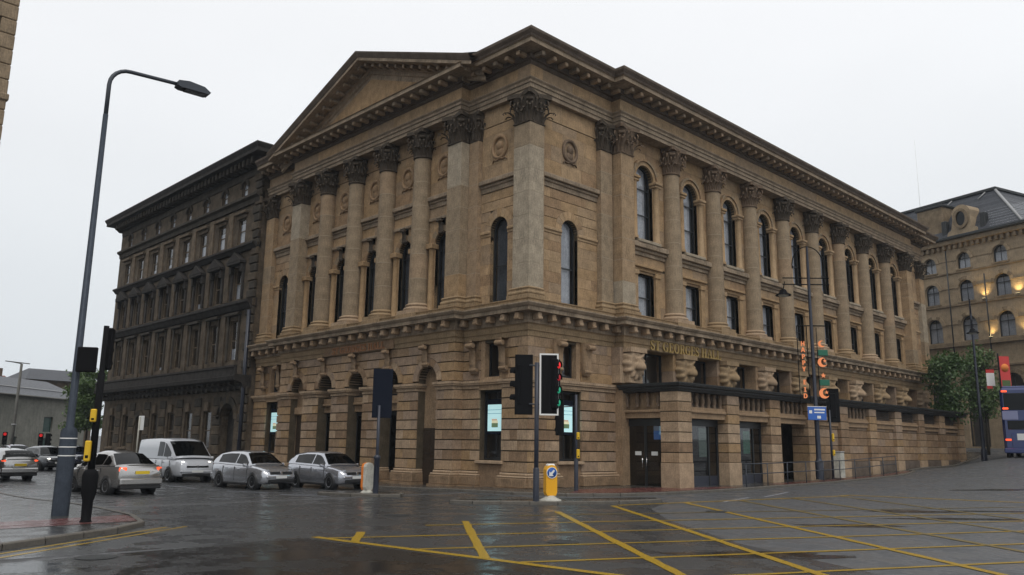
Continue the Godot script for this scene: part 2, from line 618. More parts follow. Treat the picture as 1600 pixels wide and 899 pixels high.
func stripe(a: Vector2, b: Vector2, w: float, lift: float, jag := 0.0) -> ArrayMesh:
	var st := mk(true)
	var d := (b - a).normalized()
	var n := Vector2(-d.y, d.x) * w * 0.5
	var k := maxi(1, int((b - a).length() / 0.5))
	var l := []
	var r := []
	for i in k + 1:
		var p := a.lerp(b, float(i) / k)
		var e := 1.0 + rng.randf_range(-jag, jag)
		l.append(p - n * e)
		r.append(p + n * (1.0 + rng.randf_range(-jag, jag)))
	for i in k:
		var v := []
		for q in [l[i], l[i + 1], r[i + 1], r[i]]: v.append(Vector3(q.x, gh(q.x, q.y) + lift, q.y))
		tri(st, v[0], v[1], v[2])
		tri(st, v[0], v[2], v[3])
	return fin(st)

func pavement(n: String, outline: Array, lift: float, m: Material, kerb_from: int, kerb_to: int):
	# a raised pavement; the edge from one outline point to another carries kerb stones
	var poly := PackedVector2Array(outline)
	var p := struct(n, ground_patch(poly, lift, 1.0), m)
	var side := mk()
	for i in range(kerb_from, kerb_to):
		var a: Vector2 = outline[i]
		var b: Vector2 = outline[(i + 1) % outline.size()]
		var d := (b - a).normalized()
		var nn := Vector2(-d.y, d.x)
		if Geometry2D.is_point_in_polygon((a + b) * 0.5 + nn * 0.05, poly): nn = -nn
		var ln := (b - a).length()
		var k := maxi(1, int(round(ln / 0.9)))
		for j in k:
			var s := ln * j / k + 0.008
			var e := ln * (j + 1) / k - 0.008
			var c0 := a + d * s
			var c1 := a + d * e
			var st := mk()
			var y0 := gh(c0.x, c0.y) + lift + 0.012
			var y1 := gh(c1.x, c1.y) + lift + 0.012
			var f := func(c: Vector2, o: float, y: float) -> Vector3: return Vector3(c.x + nn.x * o, y, c.y + nn.y * o)
			var c := 0.02
			var q := [[-0.12, 0.0], [0.02 - c, 0.0], [0.02, -c], [0.02, -0.30]]
			for z in 3:
				quad(st, f.call(c0, q[z][0], y0 + q[z][1]), f.call(c1, q[z][0], y1 + q[z][1]), f.call(c1, q[z + 1][0], y1 + q[z + 1][1]), f.call(c0, q[z + 1][0], y0 + q[z + 1][1]))
			part(p, "kerb_stone", fin(st), M.kerb)
	return p

func build_ground():
	# one sheet to the horizon, finer near the camera
	var xs := []
	for a in [[-600, -60, 60], [-60, -20, 4], [-20, 70, 1.5], [70, 130, 6], [130, 700, 95]]:
		var x: float = a[0]
		while x < a[1]:
			xs.append(x)
			x += a[2]
	xs.append(700.0)
	var zs := []
	for a in [[-700, -70, 70], [-70, -20, 5], [-20, 34, 1.5], [34, 70, 4], [70, 600, 90]]:
		var z: float = a[0]
		while z < a[1]:
			zs.append(z)
			z += a[2]
	zs.append(600.0)
	var st := mk(true)
	for i in xs.size() - 1:
		for j in zs.size() - 1:
			var v := []
			for q in [[i, j], [i + 1, j], [i + 1, j + 1], [i, j + 1]]: v.append(Vector3(xs[q[0]], gh(xs[q[0]], zs[q[1]]), zs[q[1]]))
			tri(st, v[0], v[1], v[2])
			tri(st, v[0], v[2], v[3])
	struct("road", fin(st), M.road)
	# newer, smoother surfacing on the lane nearest the camera
	var edge := Vector2(-15.45, 9.1)
	struct("road_resurfacing", ground_patch(PackedVector2Array([Vector2(-34, 9.6), edge, Vector2(-14.45, 15.9), Vector2(-13.2, 25), Vector2(-13.0, 40), Vector2(-34, 40)]), 0.004, 2.0), M.road_new)
	var seam := PackedVector2Array([Vector2(-16.4, 9.1), Vector2(-34, 8), Vector2(-34, -60), Vector2(-2.7, -60), Vector2(-2.7, 3.0), Vector2(-0.5, 7.2), Vector2(-3.4, 8.6), Vector2(-6.2, 11.2), Vector2(-9.3, 15.0), Vector2(-12.0, 20.0), Vector2(-12.8, 25.0), Vector2(-14.4, 15.9), Vector2(-15.4, 9.08)])
	struct("front_street_surfacing", ground_patch(seam, 0.003, 2.0), M.road_worn)
	# pavements
	pavement("pavement", [Vector2(-2.6, -60), Vector2(-2.6, -1.0), Vector2(-2.2, 1.4), Vector2(-1.2, 3.2), Vector2(0.6, 4.3), Vector2(3.0, 4.75), Vector2(8, 4.8), Vector2(20, 4.8), Vector2(27, 4.9), Vector2(30, 4.4), Vector2(31.5, 3.6), Vector2(48, 3.7), Vector2(48, -60)], 0.10, M.paving, 0, 11)
	pavement("corner_pavement", [Vector2(-16.5, -30), Vector2(-16.5, -9), Vector2(-16.45, 0.5), Vector2(-16.55, 3.2), Vector2(-17.0, 5.0), Vector2(-17.9, 6.0), Vector2(-20.3, 7.6), Vector2(-26, 10.6), Vector2(-60, 26), Vector2(-60, -30)], 0.10, M.paving, 0, 8)
	pavement("traffic_island", [Vector2(-6.9, 3.35), Vector2(-6.6, 4.1), Vector2(-4.6, 5.9), Vector2(-2.6, 6.75), Vector2(-0.6, 7.0), Vector2(-0.1, 6.5), Vector2(-0.6, 6.0), Vector2(-2.6, 5.2), Vector2(-4.9, 4.1), Vector2(-6.3, 3.1)], 0.09, M.paving, 0, 10)
	pavement("front_street_island", [Vector2(-7.7, -3.2), Vector2(-7.6, -1.2), Vector2(-7.1, -0.2), Vector2(-6.4, 0.1), Vector2(-5.9, -0.4), Vector2(-5.8, -1.6), Vector2(-6.2, -3.6), Vector2(-7.0, -4.0)], 0.09, M.paving, 0, 8)
	# red blister paving
	struct("tactile_paving", ground_patch(PackedVector2Array([Vector2(-0.9, 3.1), Vector2(0.7, 3.9), Vector2(3.2, 4.4), Vector2(9.0, 4.45), Vector2(9.0, 3.7), Vector2(5.2, 2.2), Vector2(1.5, 1.5)]), 0.106, 1.0), M.paving_red)
	struct("tactile_paving", ground_patch(PackedVector2Array([Vector2(12.5, 4.55), Vector2(29.3, 4.4), Vector2(29.8, 3.9), Vector2(12.5, 3.75)]), 0.106, 1.0), M.paving_red)
	struct("tactile_paving", ground_patch(PackedVector2Array([Vector2(-24.0, 3.9), Vector2(-16.75, 3.2), Vector2(-16.85, 4.0), Vector2(-17.05, 4.8), Vector2(-24.0, 5.3)]), 0.106, 1.0), M.paving_red)
	# yellow box junction
	var box := PackedVector2Array([Vector2(-15.2, 9.04), Vector2(-3.18, 7.15), Vector2(9.0, 9.3), Vector2(11.5, 26.0), Vector2(-13.1, 26.0)])
	for i in 3:
		struct("box_junction_line", stripe(box[i] if i else box[4], box[i + 1] if i else box[0], 0.19, 0.008, 0.12), M.line_yellow)
	var fams := [[Vector2(-0.62, 0.785), Vector2(0.785, 0.62), [-5.47, -3.16, -0.41, 1.74, 4.58, 7.0, 9.6, 12.2], 0.18, 0.0105], [Vector2(0.905, 0.425), Vector2(-0.425, 0.905), [10.8, 12.83, 14.92, 16.98, 18.96, 21.0, 23.0], 0.12, 0.009]]
	for fm in fams:
		for k in fm[2]:
			var o: Vector2 = fm[1] * k
			for seg in Geometry2D.intersect_polyline_with_polygon(PackedVector2Array([o - fm[0] * 60.0, o + fm[0] * 60.0]), box):
				if (seg[1] - seg[0]).length() > 0.6:
					struct("box_junction_line", stripe(seg[0], seg[1], fm[3], fm[4], 0.16), M.line_faint if (k > 6.0 and fm[0].x < 0.0) or (k < 11.5 and fm[0].x > 0.0) else M.line_yellow)
	# white lane marks and bay lines
	for s in [[355, 767, 420, 770], [437, 774, 535, 776.5], [437, 774, 512, 781], [258, 758, 305, 763], [1195, 775, 1232, 768], [1130, 783, 1170, 776]]:
		var a := on_level(s[0], s[1], -0.1 if s[0] < 600 else 0.05)
		var b := on_level(s[2], s[3], -0.1 if s[0] < 600 else 0.05)
		struct("lane_marking", stripe(Vector2(a.x, a.z), Vector2(b.x, b.z), 0.11, 0.007, 0.15), M.line_white)
	struct("lane_marking", stripe(Vector2(-21.6, 8.9), Vector2(-16.7, 5.5), 0.09, 0.007, 0.15), M.line_yellow)
	struct("lane_marking", stripe(Vector2(-21.4, 9.2), Vector2(-16.3, 5.6), 0.09, 0.007, 0.15), M.line_yellow)
	# tar patches, trench seams and covers in the old surfacing
	for q in [[1432, 800, 1.5, 0.5, 3], [1565, 773, 2.2, 0.45, 4], [1330, 822, 1.3, 0.4, 5], [1180, 868, 1.6, 0.5, 6], [1520, 812, 2.6, 0.3, 8], [1560, 800, 1.9, 0.25, 9]]:
		var c := on_level(q[0], q[1], 0.0)
		var r := RandomNumberGenerator.new()
		r.seed = q[4]
		var pl := PackedVector2Array()
		for i in 18:
			var a := TAU * i / 18.0
			var k := r.randf_range(0.7, 1.15)
			var v := Vector2(cos(a) * q[2] * k, sin(a) * q[3] * k).rotated(0.75)
			pl.append(Vector2(c.x, c.z) + v)
		struct("road_patch", ground_patch(pl, 0.0055, 1.0), M.road_new)
	for q in [[620, 806], [880, 848], [1120, 800], [150, 872]]:
		var c := on_level(q[0], q[1], 0.0)
		var pl := PackedVector2Array()
		for i in 20: pl.append(Vector2(c.x, c.z) + Vector2(cos(TAU * i / 20.0), sin(TAU * i / 20.0)) * 0.32)
		struct("manhole_cover", ground_patch(pl, 0.012, 0.5), M.lead)

# ---------------------------------------------------------------- stonework helpers
func courses(parent: Node, n: String, F: Transform3D, u0: float, u1: float, ys: Array, w0: float, w1: float, holes: Array, tones: Array, blen: float, gh_: float, gv: float, proud := 0.0, skip := 0.0):
	for i in ys.size() - 1:
		var y0: float = ys[i] + gh_ * 0.5
		var y1: float = ys[i + 1] - gh_ * 0.5
		var cuts := [u0]
		var u := u0 + blen * (0.5 if i % 2 else 1.0) * rng.randf_range(0.9, 1.1)
		while u < u1 - blen * 0.35:
			cuts.append(u)
			u += blen * rng.randf_range(0.85, 1.15)
		cuts.append(u1)
		for k in cuts.size() - 1:
			var polys := [rect(cuts[k] + gv * 0.5, y0, cuts[k + 1] - gv * 0.5, y1)]
			for h in holes:
				var nx := []
				for p in polys: nx.append_array(Geometry2D.clip_polygons(p, h))
				polys = nx
			for p in polys:
				if Geometry2D.is_polygon_clockwise(p): continue
				var area := 0.0
				for q in p.size(): area += p[q].cross(p[(q + 1) % p.size()]) * 0.5
				if absf(area) < 0.015: continue
				var st := mk()
				extr(st, p, w0, w1 + rng.randf_range(-proud, proud))
				part(parent, n, fin(st), tones[rng.randi() % tones.size()], F)

func backing(parent: Node, n: String, F: Transform3D, cuts: Array, y0: float, y1: float, w0: float, w1: float, holes: Array, m: Material) -> MeshInstance3D:
	var st := mk()
	for k in cuts.size() - 1:
		var polys := [rect(cuts[k], y0, cuts[k + 1], y1)]
		for h in holes:
			var nx := []
			for p in polys: nx.append_array(Geometry2D.clip_polygons(p, h))
			polys = nx
		for p in polys:
			if not Geometry2D.is_polygon_clockwise(p): extr(st, p, w0, w1)
	return part(parent, n, fin(st), m, F)

func ring_between(st: SurfaceTool, outer: PackedVector2Array, inner: PackedVector2Array, w0: float, w1: float):
	var n := outer.size()
	for i in n:
		var j := (i + 1) % n
		var a := Vector3(outer[i].x, outer[i].y, w1)
		var b := Vector3(outer[j].x, outer[j].y, w1)
		var c := Vector3(inner[j].x, inner[j].y, w1)
		var d := Vector3(inner[i].x, inner[i].y, w1)
		quad(st, a, d, c, b)
		var z := Vector3(0, 0, w0 - w1)
		quad(st, a + z, a, b + Vector3.ZERO, b + z)
		quad(st, d, d + z, c + z, c)

func window(parent: Node, F: Transform3D, c: float, y0: float, w: float, top: float, wp: float, arched := true, bars := [0.55], blind := 0.0, mid := true) -> MeshInstance3D:
	# top: spring line of an arched window, head of a square one
	var r := w * 0.5
	var t := 0.07
	var st := mk()
	var outer := arch_shape(c, y0, top, r) if arched else rect(c - r, y0, c + r, top)
	var inner := arch_shape(c, y0 + t, top, r - t) if arched else rect(c - r + t, y0 + t, c + r - t, top - t)
	ring_between(st, outer, inner, wp - 0.06, wp + 0.05)
	var win := part(parent, "window", fin(st), M.frame, F)
	var gm := mk()
	extr(gm, inner, wp - 0.012, wp)
	part(win, "pane", fin(gm), M.glass)
	var crown := top + (r if arched else 0.0)
	for b in bars:
		var y := lerpf(y0, crown, b)
		part(win, "glazing_bar", box_mesh(Vector3(c - r + t, y - 0.03, wp + 0.001), Vector3(c + r - t, y + 0.03, wp + 0.045)), M.frame)
	if mid:
		part(win, "glazing_bar", box_mesh(Vector3(c - 0.022, y0 + t, wp + 0.002), Vector3(c + 0.022, crown - t, wp + 0.035)), M.frame)
	if y0 > 7.0 and parent == hall:
		var db := mk()
		extr(db, inner, wp - 0.13, wp - 0.11)
		part(win, "blackout_blind", fin(db), M.blind_dark)
	if blind > 0.0:
		var bs := mk()
		var x1 := c - r + 2.0 * r * blind
		for q in Geometry2D.intersect_polygons(inner, rect(c - r, y0 + t, x1, crown)): extr(bs, q, wp - 0.07, wp - 0.05)
		part(win, "blind", fin(bs), M.blind)
	return win

var cap_cache := {}
func capital_mesh(r: float, h: float, sq: float) -> ArrayMesh:
	var key := "%f %f %f" % [r, h, sq]
	if cap_cache.has(key): return cap_cache[key]
	var st := mk()
	var n := 24
	smooth(st)
	lathe(st, [[r * 1.0, 0], [r * 1.12, 0.02 * h], [r * 1.12, 0.06 * h], [r * 0.98, 0.08 * h], [r * 1.0, 0.4 * h], [r * 1.12, 0.7 * h], [r * 1.36, 0.86 * h]], n, Vector3.ZERO, 0.0, TAU, sq)
	flat(st)
	# two rows of lobed, curling acanthus leaves
	for row in 2:
		for k in 8:
			var a := TAU * (k + 0.5 * row) / 8.0
			var kk := lerpf(1.0, 1.0 / maxf(absf(cos(a)), absf(sin(a))), sq)
			var hh := h * (0.46 if row == 0 else 0.76)
			var y0 := 0.07 * h
			for lobe in 3:
				var al := a + (lobe - 1) * 0.26
				var d := Vector3(cos(al), 0, sin(al))
				var s := Vector3(-d.z, 0, d.x)
				var lh: float = [0.80, 1.0, 0.80][lobe]
				var out: float = [0.86, 1.0, 0.86][lobe]
				var crv := [[1.02, 0.0, 0.13], [1.10, 0.40, 0.17], [1.24, 0.72, 0.17], [1.52, 0.98, 0.15], [1.78, 0.98, 0.12], [1.88, 0.84, 0.07], [1.82, 0.74, 0.02]]
				for i in crv.size() - 1:
					var e0: float = 1.0 + (crv[i][0] - 1.0) * out + 0.08 * row
					var e1: float = 1.0 + (crv[i + 1][0] - 1.0) * out + 0.08 * row
					var p0: Vector3 = d * (r * kk * e0) + Vector3(0, y0 + crv[i][1] * (hh - y0) * lh, 0)
					var p1: Vector3 = d * (r * kk * e1) + Vector3(0, y0 + crv[i + 1][1] * (hh - y0) * lh, 0)
					var w0: float = crv[i][2] * r
					var w1: float = crv[i + 1][2] * r
					var f0 := d * (r * 0.10)
					quad(st, p0 - s * w0 - f0, p1 - s * w1 - f0, p1, p0)
					quad(st, p0, p1, p1 + s * w1 - f0, p0 + s * w0 - f0)
	# corner volutes
	for k in 4:
		var a := PI * 0.25 + PI * 0.5 * k
		var d := Vector3(cos(a), 0, sin(a))
		var s := Vector3(-d.z, 0, d.x)
		var reach := lerpf(1.80, 2.0, sq)
		var pts := []
		for i in 12:
			var q := 0.55 * PI + TAU * 1.15 * i / 11.0
			var rr := r * lerpf(0.44, 0.08, i / 11.0)
			pts.append(d * (r * reach - r * 0.38 + cos(q) * rr) + Vector3(0, 0.74 * h + sin(q) * rr * 0.9, 0))
		pts.push_front(d * (r * 1.05) + Vector3(0, 0.45 * h, 0))
		for i in pts.size() - 1:
			var t := s * (r * 0.30)
			quad(st, pts[i] - t, pts[i + 1] - t, pts[i + 1] + t, pts[i] + t)
	# small volutes and a flower on each face
	for k in 4:
		var a := PI * 0.5 * k
		var d := Vector3(cos(a), 0, sin(a))
		lathe(st, [[0.0, -0.10 * h], [r * 0.2, -0.05 * h], [r * 0.22, 0.04 * h], [0.0, 0.10 * h]], 6, d * (r * 1.36) + Vector3(0, 0.86 * h, 0))
	# abacus with hollow sides
	var ab := PackedVector2Array()
	for k in 4:
		var a := PI * 0.25 + PI * 0.5 * k
		var c0 := Vector2(cos(a), sin(a)) * r * lerpf(1.95, 2.2, sq)
		var tn := Vector2(-sin(a), cos(a)) * r * 0.14
		ab.append(c0 - tn)
		ab.append(c0 + tn)
		var b := a + PI * 0.25
		ab.append(Vector2(cos(b), sin(b)) * r * 1.22)
	for j in ab.size():
		var p := ab[j]
		var q := ab[(j + 1) % ab.size()]
		var y0 := 0.87 * h
		quad(st, Vector3(q.x, y0, q.y), Vector3(q.x, h, q.y), Vector3(p.x, h, p.y), Vector3(p.x, y0, p.y))
		tri(st, Vector3(0, y0, 0), Vector3(q.x, y0, q.y), Vector3(p.x, y0, p.y))
	var m := fin(st)
	cap_cache[key] = m
	return m

var drum_cache := {}
func column(F: Transform3D, u: float, w: float, y0: float, y1: float, ycap: float, dark: bool, shade: int):
	# an engaged column: base, drums with pale joints, Corinthian capital
	var r := 0.5
	var xf := F * Transform3D(Basis.IDENTITY, Vector3(u, 0, w))
	if not drum_cache.has("core"):
		var cs := mk(true)
		var cp := []
		for i in 7: cp.append([lerpf(0.5, 0.435, pow(i / 6.0, 1.5)) - 0.007, lerpf(y0 + 0.02, y1, i / 6.0)])
		lathe(cs, cp, 28)
		drum_cache.core = fin(cs)
		var bs := mk()
		smooth(bs)
		lathe(bs, [[0.70, 0.16], [0.73, 0.20], [0.73, 0.25], [0.69, 0.30], [0.60, 0.32], [0.585, 0.37], [0.62, 0.39], [0.635, 0.43], [0.61, 0.47], [0.53, 0.49], [0.50, 0.53]], 28)
		flat(bs)
		bx(bs, Vector3(-0.74, -0.05, -0.6), Vector3(0.74, 0.16, 0.74))
		drum_cache.base = fin(bs)
	var col := part(hall, "column", drum_cache.core, M.mortar, xf)
	part(col, "column_base", drum_cache.base, M.stone if shade % 2 else M.rus2, Transform3D(Basis.IDENTITY, Vector3(0, y0 - 0.5, 0)))
	var n := 6
	for i in n:
		var a := lerpf(y0 + 0.02, y1, float(i) / n)
		var b := lerpf(y0 + 0.02, y1, float(i + 1) / n)
		var key := "d%d" % i
		if not drum_cache.has(key):
			var ds := mk(true)
			var ra := lerpf(0.5, 0.435, pow(float(i) / n, 1.5))
			var rb := lerpf(0.5, 0.435, pow(float(i + 1) / n, 1.5))
			lathe(ds, [[ra, a + 0.013], [rb, b - 0.013]], 28)
			flat(ds)
			lathe(ds, [[ra - 0.04, a + 0.012], [ra, a + 0.013]], 28)
			lathe(ds, [[rb, b - 0.013], [rb - 0.04, b - 0.012]], 28)
			drum_cache[key] = fin(ds)
		var m: Material = M.stone_brown2 if shade % 2 == 0 else M.stone_brown
		var q := rng.randf()
		if q < 0.06: m = M.ash5
		elif q < 0.22: m = M.stone_brown2
		part(col, "drum", drum_cache[key], m)
	var ch := ycap - y1
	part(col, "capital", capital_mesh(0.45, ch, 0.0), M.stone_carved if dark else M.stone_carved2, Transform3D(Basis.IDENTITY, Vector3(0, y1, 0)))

func pilaster(F: Transform3D, u0: float, u1: float, w0: float, w1: float, y0: float, y1: float, ycap: float, dark: bool, new_blocks: Array, tones: Array, corner := false):
	var c := (u0 + u1) * 0.5
	var col := part(hall, "pilaster", box_mesh(Vector3(u0 + 0.008, y0 - 0.1, w0), Vector3(u1 - 0.008, y1, w1 - 0.008)), M.mortar, F)
	var bs := mk()
	bx(bs, Vector3(u0 - 0.18, y0 - 0.56, w0), Vector3(u1 + 0.18, y0 - 0.36, w1 + 0.18))
	rbox(bs, Vector3(u0 - 0.15, y0 - 0.36, w0), Vector3(u1 + 0.15, y0 - 0.20, w1 + 0.15), 0.05)
	bx(bs, Vector3(u0 - 0.08, y0 - 0.20, w0), Vector3(u1 + 0.08, y0 - 0.13, w1 + 0.08))
	rbox(bs, Vector3(u0 - 0.11, y0 - 0.13, w0), Vector3(u1 + 0.11, y0 - 0.02, w1 + 0.11), 0.04)
	part(col, "pilaster_base", fin(bs), M.stone)
	var base: Material = tones[rng.randi() % tones.size()]
	var n := 7
	for i in n:
		var a := lerpf(y0 - 0.02, y1, float(i) / n)
		var b := lerpf(y0 - 0.02, y1, float(i + 1) / n)
		part(col, "block", rbox_mesh(Vector3(u0, a + 0.011, w0), Vector3(u1, b - 0.011, w1), 0.006), M.stone_new if i in new_blocks else (base if rng.randf() < 0.75 else tones[rng.randi() % tones.size()]))
	var ch := ycap - y1
	var hw := (u1 - u0) * 0.5
	var cw := w1 - hw * 0.92
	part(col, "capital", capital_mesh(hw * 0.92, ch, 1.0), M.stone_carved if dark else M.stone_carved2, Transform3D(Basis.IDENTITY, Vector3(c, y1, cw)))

func console_mesh(w: float, h: float, d: float) -> ArrayMesh:
	# scroll bracket: an S profile with rolled ends and a leaf down its front
	var key := "c%f %f %f" % [w, h, d]
	if cap_cache.has(key): return cap_cache[key]
	var p := PackedVector2Array()
	var n := 18
	for i in n + 1:
		var t := float(i) / n
		var z := d * (0.34 + 0.62 * pow(t, 1.6) + 0.10 * sin(t * TAU * 1.1))
		p.append(Vector2(z, h * t))
	p.append(Vector2(0, h))
	p.append(Vector2(0, 0))
	var st := mk()
	var q := PackedVector2Array(p)
	var tmp := mk()
	extr(tmp, q, -w * 0.5, w * 0.5)
	var m := fin(tmp)
	st.append_from(m, 0, Transform3D(Basis(Vector3(0, 0, 1), Vector3(0, 1, 0), Vector3(-1, 0, 0)), Vector3.ZERO))
	for k in 2:
		var yy := 0.86 * h if k == 0 else 0.13 * h
		var zz := d * (0.86 if k == 0 else 0.36)
		var rr := d * (0.22 if k == 0 else 0.18)
		var pts := [Vector3(-w * 0.56, yy, zz), Vector3(w * 0.56, yy, zz)]
		tube(st, pts, rr, rr, 10)
	st.generate_normals()
	var out := st.commit()
	cap_cache[key] = out
	return out

func mask_mesh() -> ArrayMesh:
	# a carved lion's head with a mane, on a bracket block
	if cap_cache.has("mask"): return cap_cache.mask
	var st := mk(true)
	var nu := 44
	var nv := 28
	var g := []
	for j in nv + 1:
		var row := []
		var v := PI * j / nv
		for i in nu + 1:
			var u := TAU * i / nu
			var d := Vector3(sin(v) * sin(u), cos(v), sin(v) * cos(u))
			var front := maxf(0.0, d.z)
			var rad := Vector2(d.x, d.y).length()
			var ang := atan2(d.y, d.x)
			var r := 0.48 + 0.14 * smoothstep(0.62, 0.90, rad) * (1.0 + 0.42 * sin(ang * 13.0 + 5.0 * rad)) - 0.08 * exp(-pow((rad - 0.58) * 9.0, 2)) * front
			r += 0.30 * exp(-(pow(d.x * 3.2, 2) + pow((d.y + 0.25) * 3.4, 2))) * front      # muzzle
			r += 0.16 * exp(-(pow(d.x * 6.0, 2) + pow((d.y - 0.05) * 2.6, 2))) * front      # nose ridge
			for s in [-1.0, 1.0]:
				r -= 0.20 * exp(-(pow((d.x - s * 0.28) * 6.0, 2) + pow((d.y - 0.22) * 6.0, 2))) * front   # eye hollows
				r += 0.13 * exp(-(pow((d.x - s * 0.30) * 5.0, 2) + pow((d.y - 0.42) * 7.0, 2))) * front   # brows
				r += 0.10 * exp(-(pow((d.x - s * 0.62) * 6.0, 2) + pow((d.y - 0.60) * 6.0, 2)))           # ears
			r -= 0.18 * exp(-(pow(d.x * 3.0, 2) + pow((d.y + 0.52) * 9.0, 2))) * front      # mouth
			row.append(Vector3(d.x * r * 1.08, d.y * r * 1.22, maxf(d.z, -0.3) * r * 0.95))
		g.append(row)
	for j in nv:
		for i in nu:
			quad(st, g[j + 1][i], g[j][i], g[j][i + 1], g[j + 1][i + 1])
	flat(st)
	bx(st, Vector3(-0.62, 0.52, -0.4), Vector3(0.62, 0.74, 0.42))
	bx(st, Vector3(-0.50, -0.86, -0.4), Vector3(0.50, -0.55, 0.20))
	cap_cache.mask = fin(st)
	return cap_cache.mask

func medallion_mesh() -> ArrayMesh:
	if cap_cache.has("med"): return cap_cache.med
	var st := mk(true)
	# wreath ring with a relief head inside and a ribbon under it
	var n := 30
	for i in n:
		for k in 8:
			var c := []
			for e in [[i, k], [i + 1, k], [i + 1, k + 1], [i, k + 1]]:
				var a: float = TAU * e[0] / n
				var b: float = TAU * e[1] / 8.0
				var rr := 0.50 + cos(b) * (0.09 + 0.018 * sin(a * 15.0))
				c.append(Vector3(cos(a) * rr, sin(a) * rr * 1.12, 0.03 + sin(b) * 0.10))
			quad(st, c[0], c[1], c[2], c[3])
	var m := mk(true)
	lathe(m, [[0.27, 0.0], [0.25, 0.08], [0.17, 0.15], [0.0, 0.17]], 14)
	lathe(m, [[0.30, 0.0], [0.22, 0.09], [0.0, 0.12]], 12, Vector3(0, 0, 0.30))
	m.generate_normals()
	st.append_from(m.commit(), 0, Transform3D(Basis(Vector3(0.85, 0, 0), Vector3(0, 0, 1), Vector3(0, -1, 0)), Vector3(0, 0.06, 0)))
	for s in [-1.0, 1.0]:
		tube(st, [Vector3(0, -0.56, 0.05), Vector3(s * 0.22, -0.66, 0.06), Vector3(s * 0.42, -0.60, 0.04), Vector3(s * 0.52, -0.74, 0.03)], 0.055, 0.03, 6)
	st.generate_normals()
	cap_cache.med = st.commit()
	return cap_cache.med

# ---------------------------------------------------------------- the concert hall
const Y_STR0 := 4.25
const Y_STR1 := 4.62
const Y_BEAM := 6.37
const L_LEN := 23.86
const R_LEN := 47.6
const ARCH_R := 0.72
var arch_c := [-6.05, -8.99, -11.93, -14.87, -17.81]
var colL := [-7.52, -10.46, -13.40, -16.34]
var colR := []
var ys_low := [0.70, 1.146, 1.59, 2.03, 2.47, 2.92, 3.36, 3.80, 4.25]
var ys_up := [4.62, 5.06, 5.50, 5.94, 6.37]

func pier_base(F: Transform3D, u0: float, u1: float, w: float):
	var p := part(hall, "plinth", box_mesh(Vector3(u0 - 0.14, -0.7, -0.9), Vector3(u1 + 0.14, 0.10, w + 0.30)), M.stone_plinth, F)
	part(p, "plinth_block", rbox_mesh(Vector3(u0 - 0.10, 0.106, -0.9), Vector3(u1 + 0.10, 0.48, w + 0.22), 0.02), M.stone_plinth)
	var st := mk()
	rbox(st, Vector3(u0 - 0.08, 0.485, -0.9), Vector3(u1 + 0.08, 0.575, w + 0.19), 0.03)
	rbox(st, Vector3(u0 - 0.02, 0.58, -0.9), Vector3(u1 + 0.02, 0.69, w + 0.08), 0.03)
	part(p, "plinth_moulding", fin(st), M.rus2)

func string_piece(F: Transform3D, u0: float, u1: float, w: float):
	var st := mk()
	bx(st, Vector3(u0 - 0.02, Y_STR0 + 0.004, -0.6), Vector3(u1 + 0.02, 4.40, w + 0.05))
	rbox(st, Vector3(u0 - 0.10, 4.402, -0.6), Vector3(u1 + 0.10, 4.49, w + 0.14), 0.02)
	bx(st, Vector3(u0 - 0.13, 4.492, -0.6), Vector3(u1 + 0.13, 4.60, w + 0.17))
	part(hall, "string_course", fin(st), M.rus2, F)

func hall_paths() -> Array:
	return [Vector2(0, -L_LEN), Vector2(0, -19.76), Vector2(-0.53, -19.76), Vector2(-0.53, -4.1), Vector2(0, -4.1), Vector2(0, 0), Vector2(5.8, 0), Vector2(5.8, 0.53), Vector2(43.8, 0.53), Vector2(43.8, 0), Vector2(R_LEN, 0), Vector2(R_LEN, -20)]

func build_hall():
	hall = thing("concert_hall", "large classical sandstone concert hall with pediment, columns and arched windows on the street corner", "building")
	for k in 8: colR.append(10.65 + 4.05 * k)
	var P := hall_paths()
	# what is seen through the windows: dark rooms, and plain rear walls
	part(hall, "interior", box_mesh(Vector3(1.3, -0.5, -L_LEN + 1.3), Vector3(R_LEN - 1.3, 19.0, -1.3)), M.dark_room)
	part(hall, "rear_wall", box_mesh(Vector3(1.0, -0.5, -L_LEN), Vector3(R_LEN - 0.1, 18.9, -L_LEN + 0.8)), M.stone)
	part(hall, "side_wall", box_mesh(Vector3(R_LEN - 0.9, -0.5, -L_LEN + 0.8), Vector3(R_LEN - 0.1, 18.9, -0.9)), M.stone)
	hall_ground_floor()
	hall_mid_cornice(P)
	hall_upper_left()
	hall_upper_right()
	hall_top(P)
	hall_porch()
	hall_lettering()

func arch_ring(F: Transform3D, c: float, spring: float, r0: float, r1: float, w0: float, w1: float, n: int, nm: String, tones: Array, parent: Node = null):
	for i in n:
		var a := PI * i / n + 0.008
		var b := PI * (i + 1) / n - 0.008
		var p := PackedVector2Array()
		for k in 4:
			var t := lerpf(a, b, k / 3.0)
			p.append(Vector2(c + r0 * cos(t), spring + r0 * sin(t)))
		for k in 4:
			var t := lerpf(b, a, k / 3.0)
			p.append(Vector2(c + r1 * cos(t), spring + r1 * sin(t)))
		var st := mk()
		extr(st, p, w0, w1)
		part(parent if parent else hall, nm, fin(st), tones[rng.randi() % tones.size()], F)

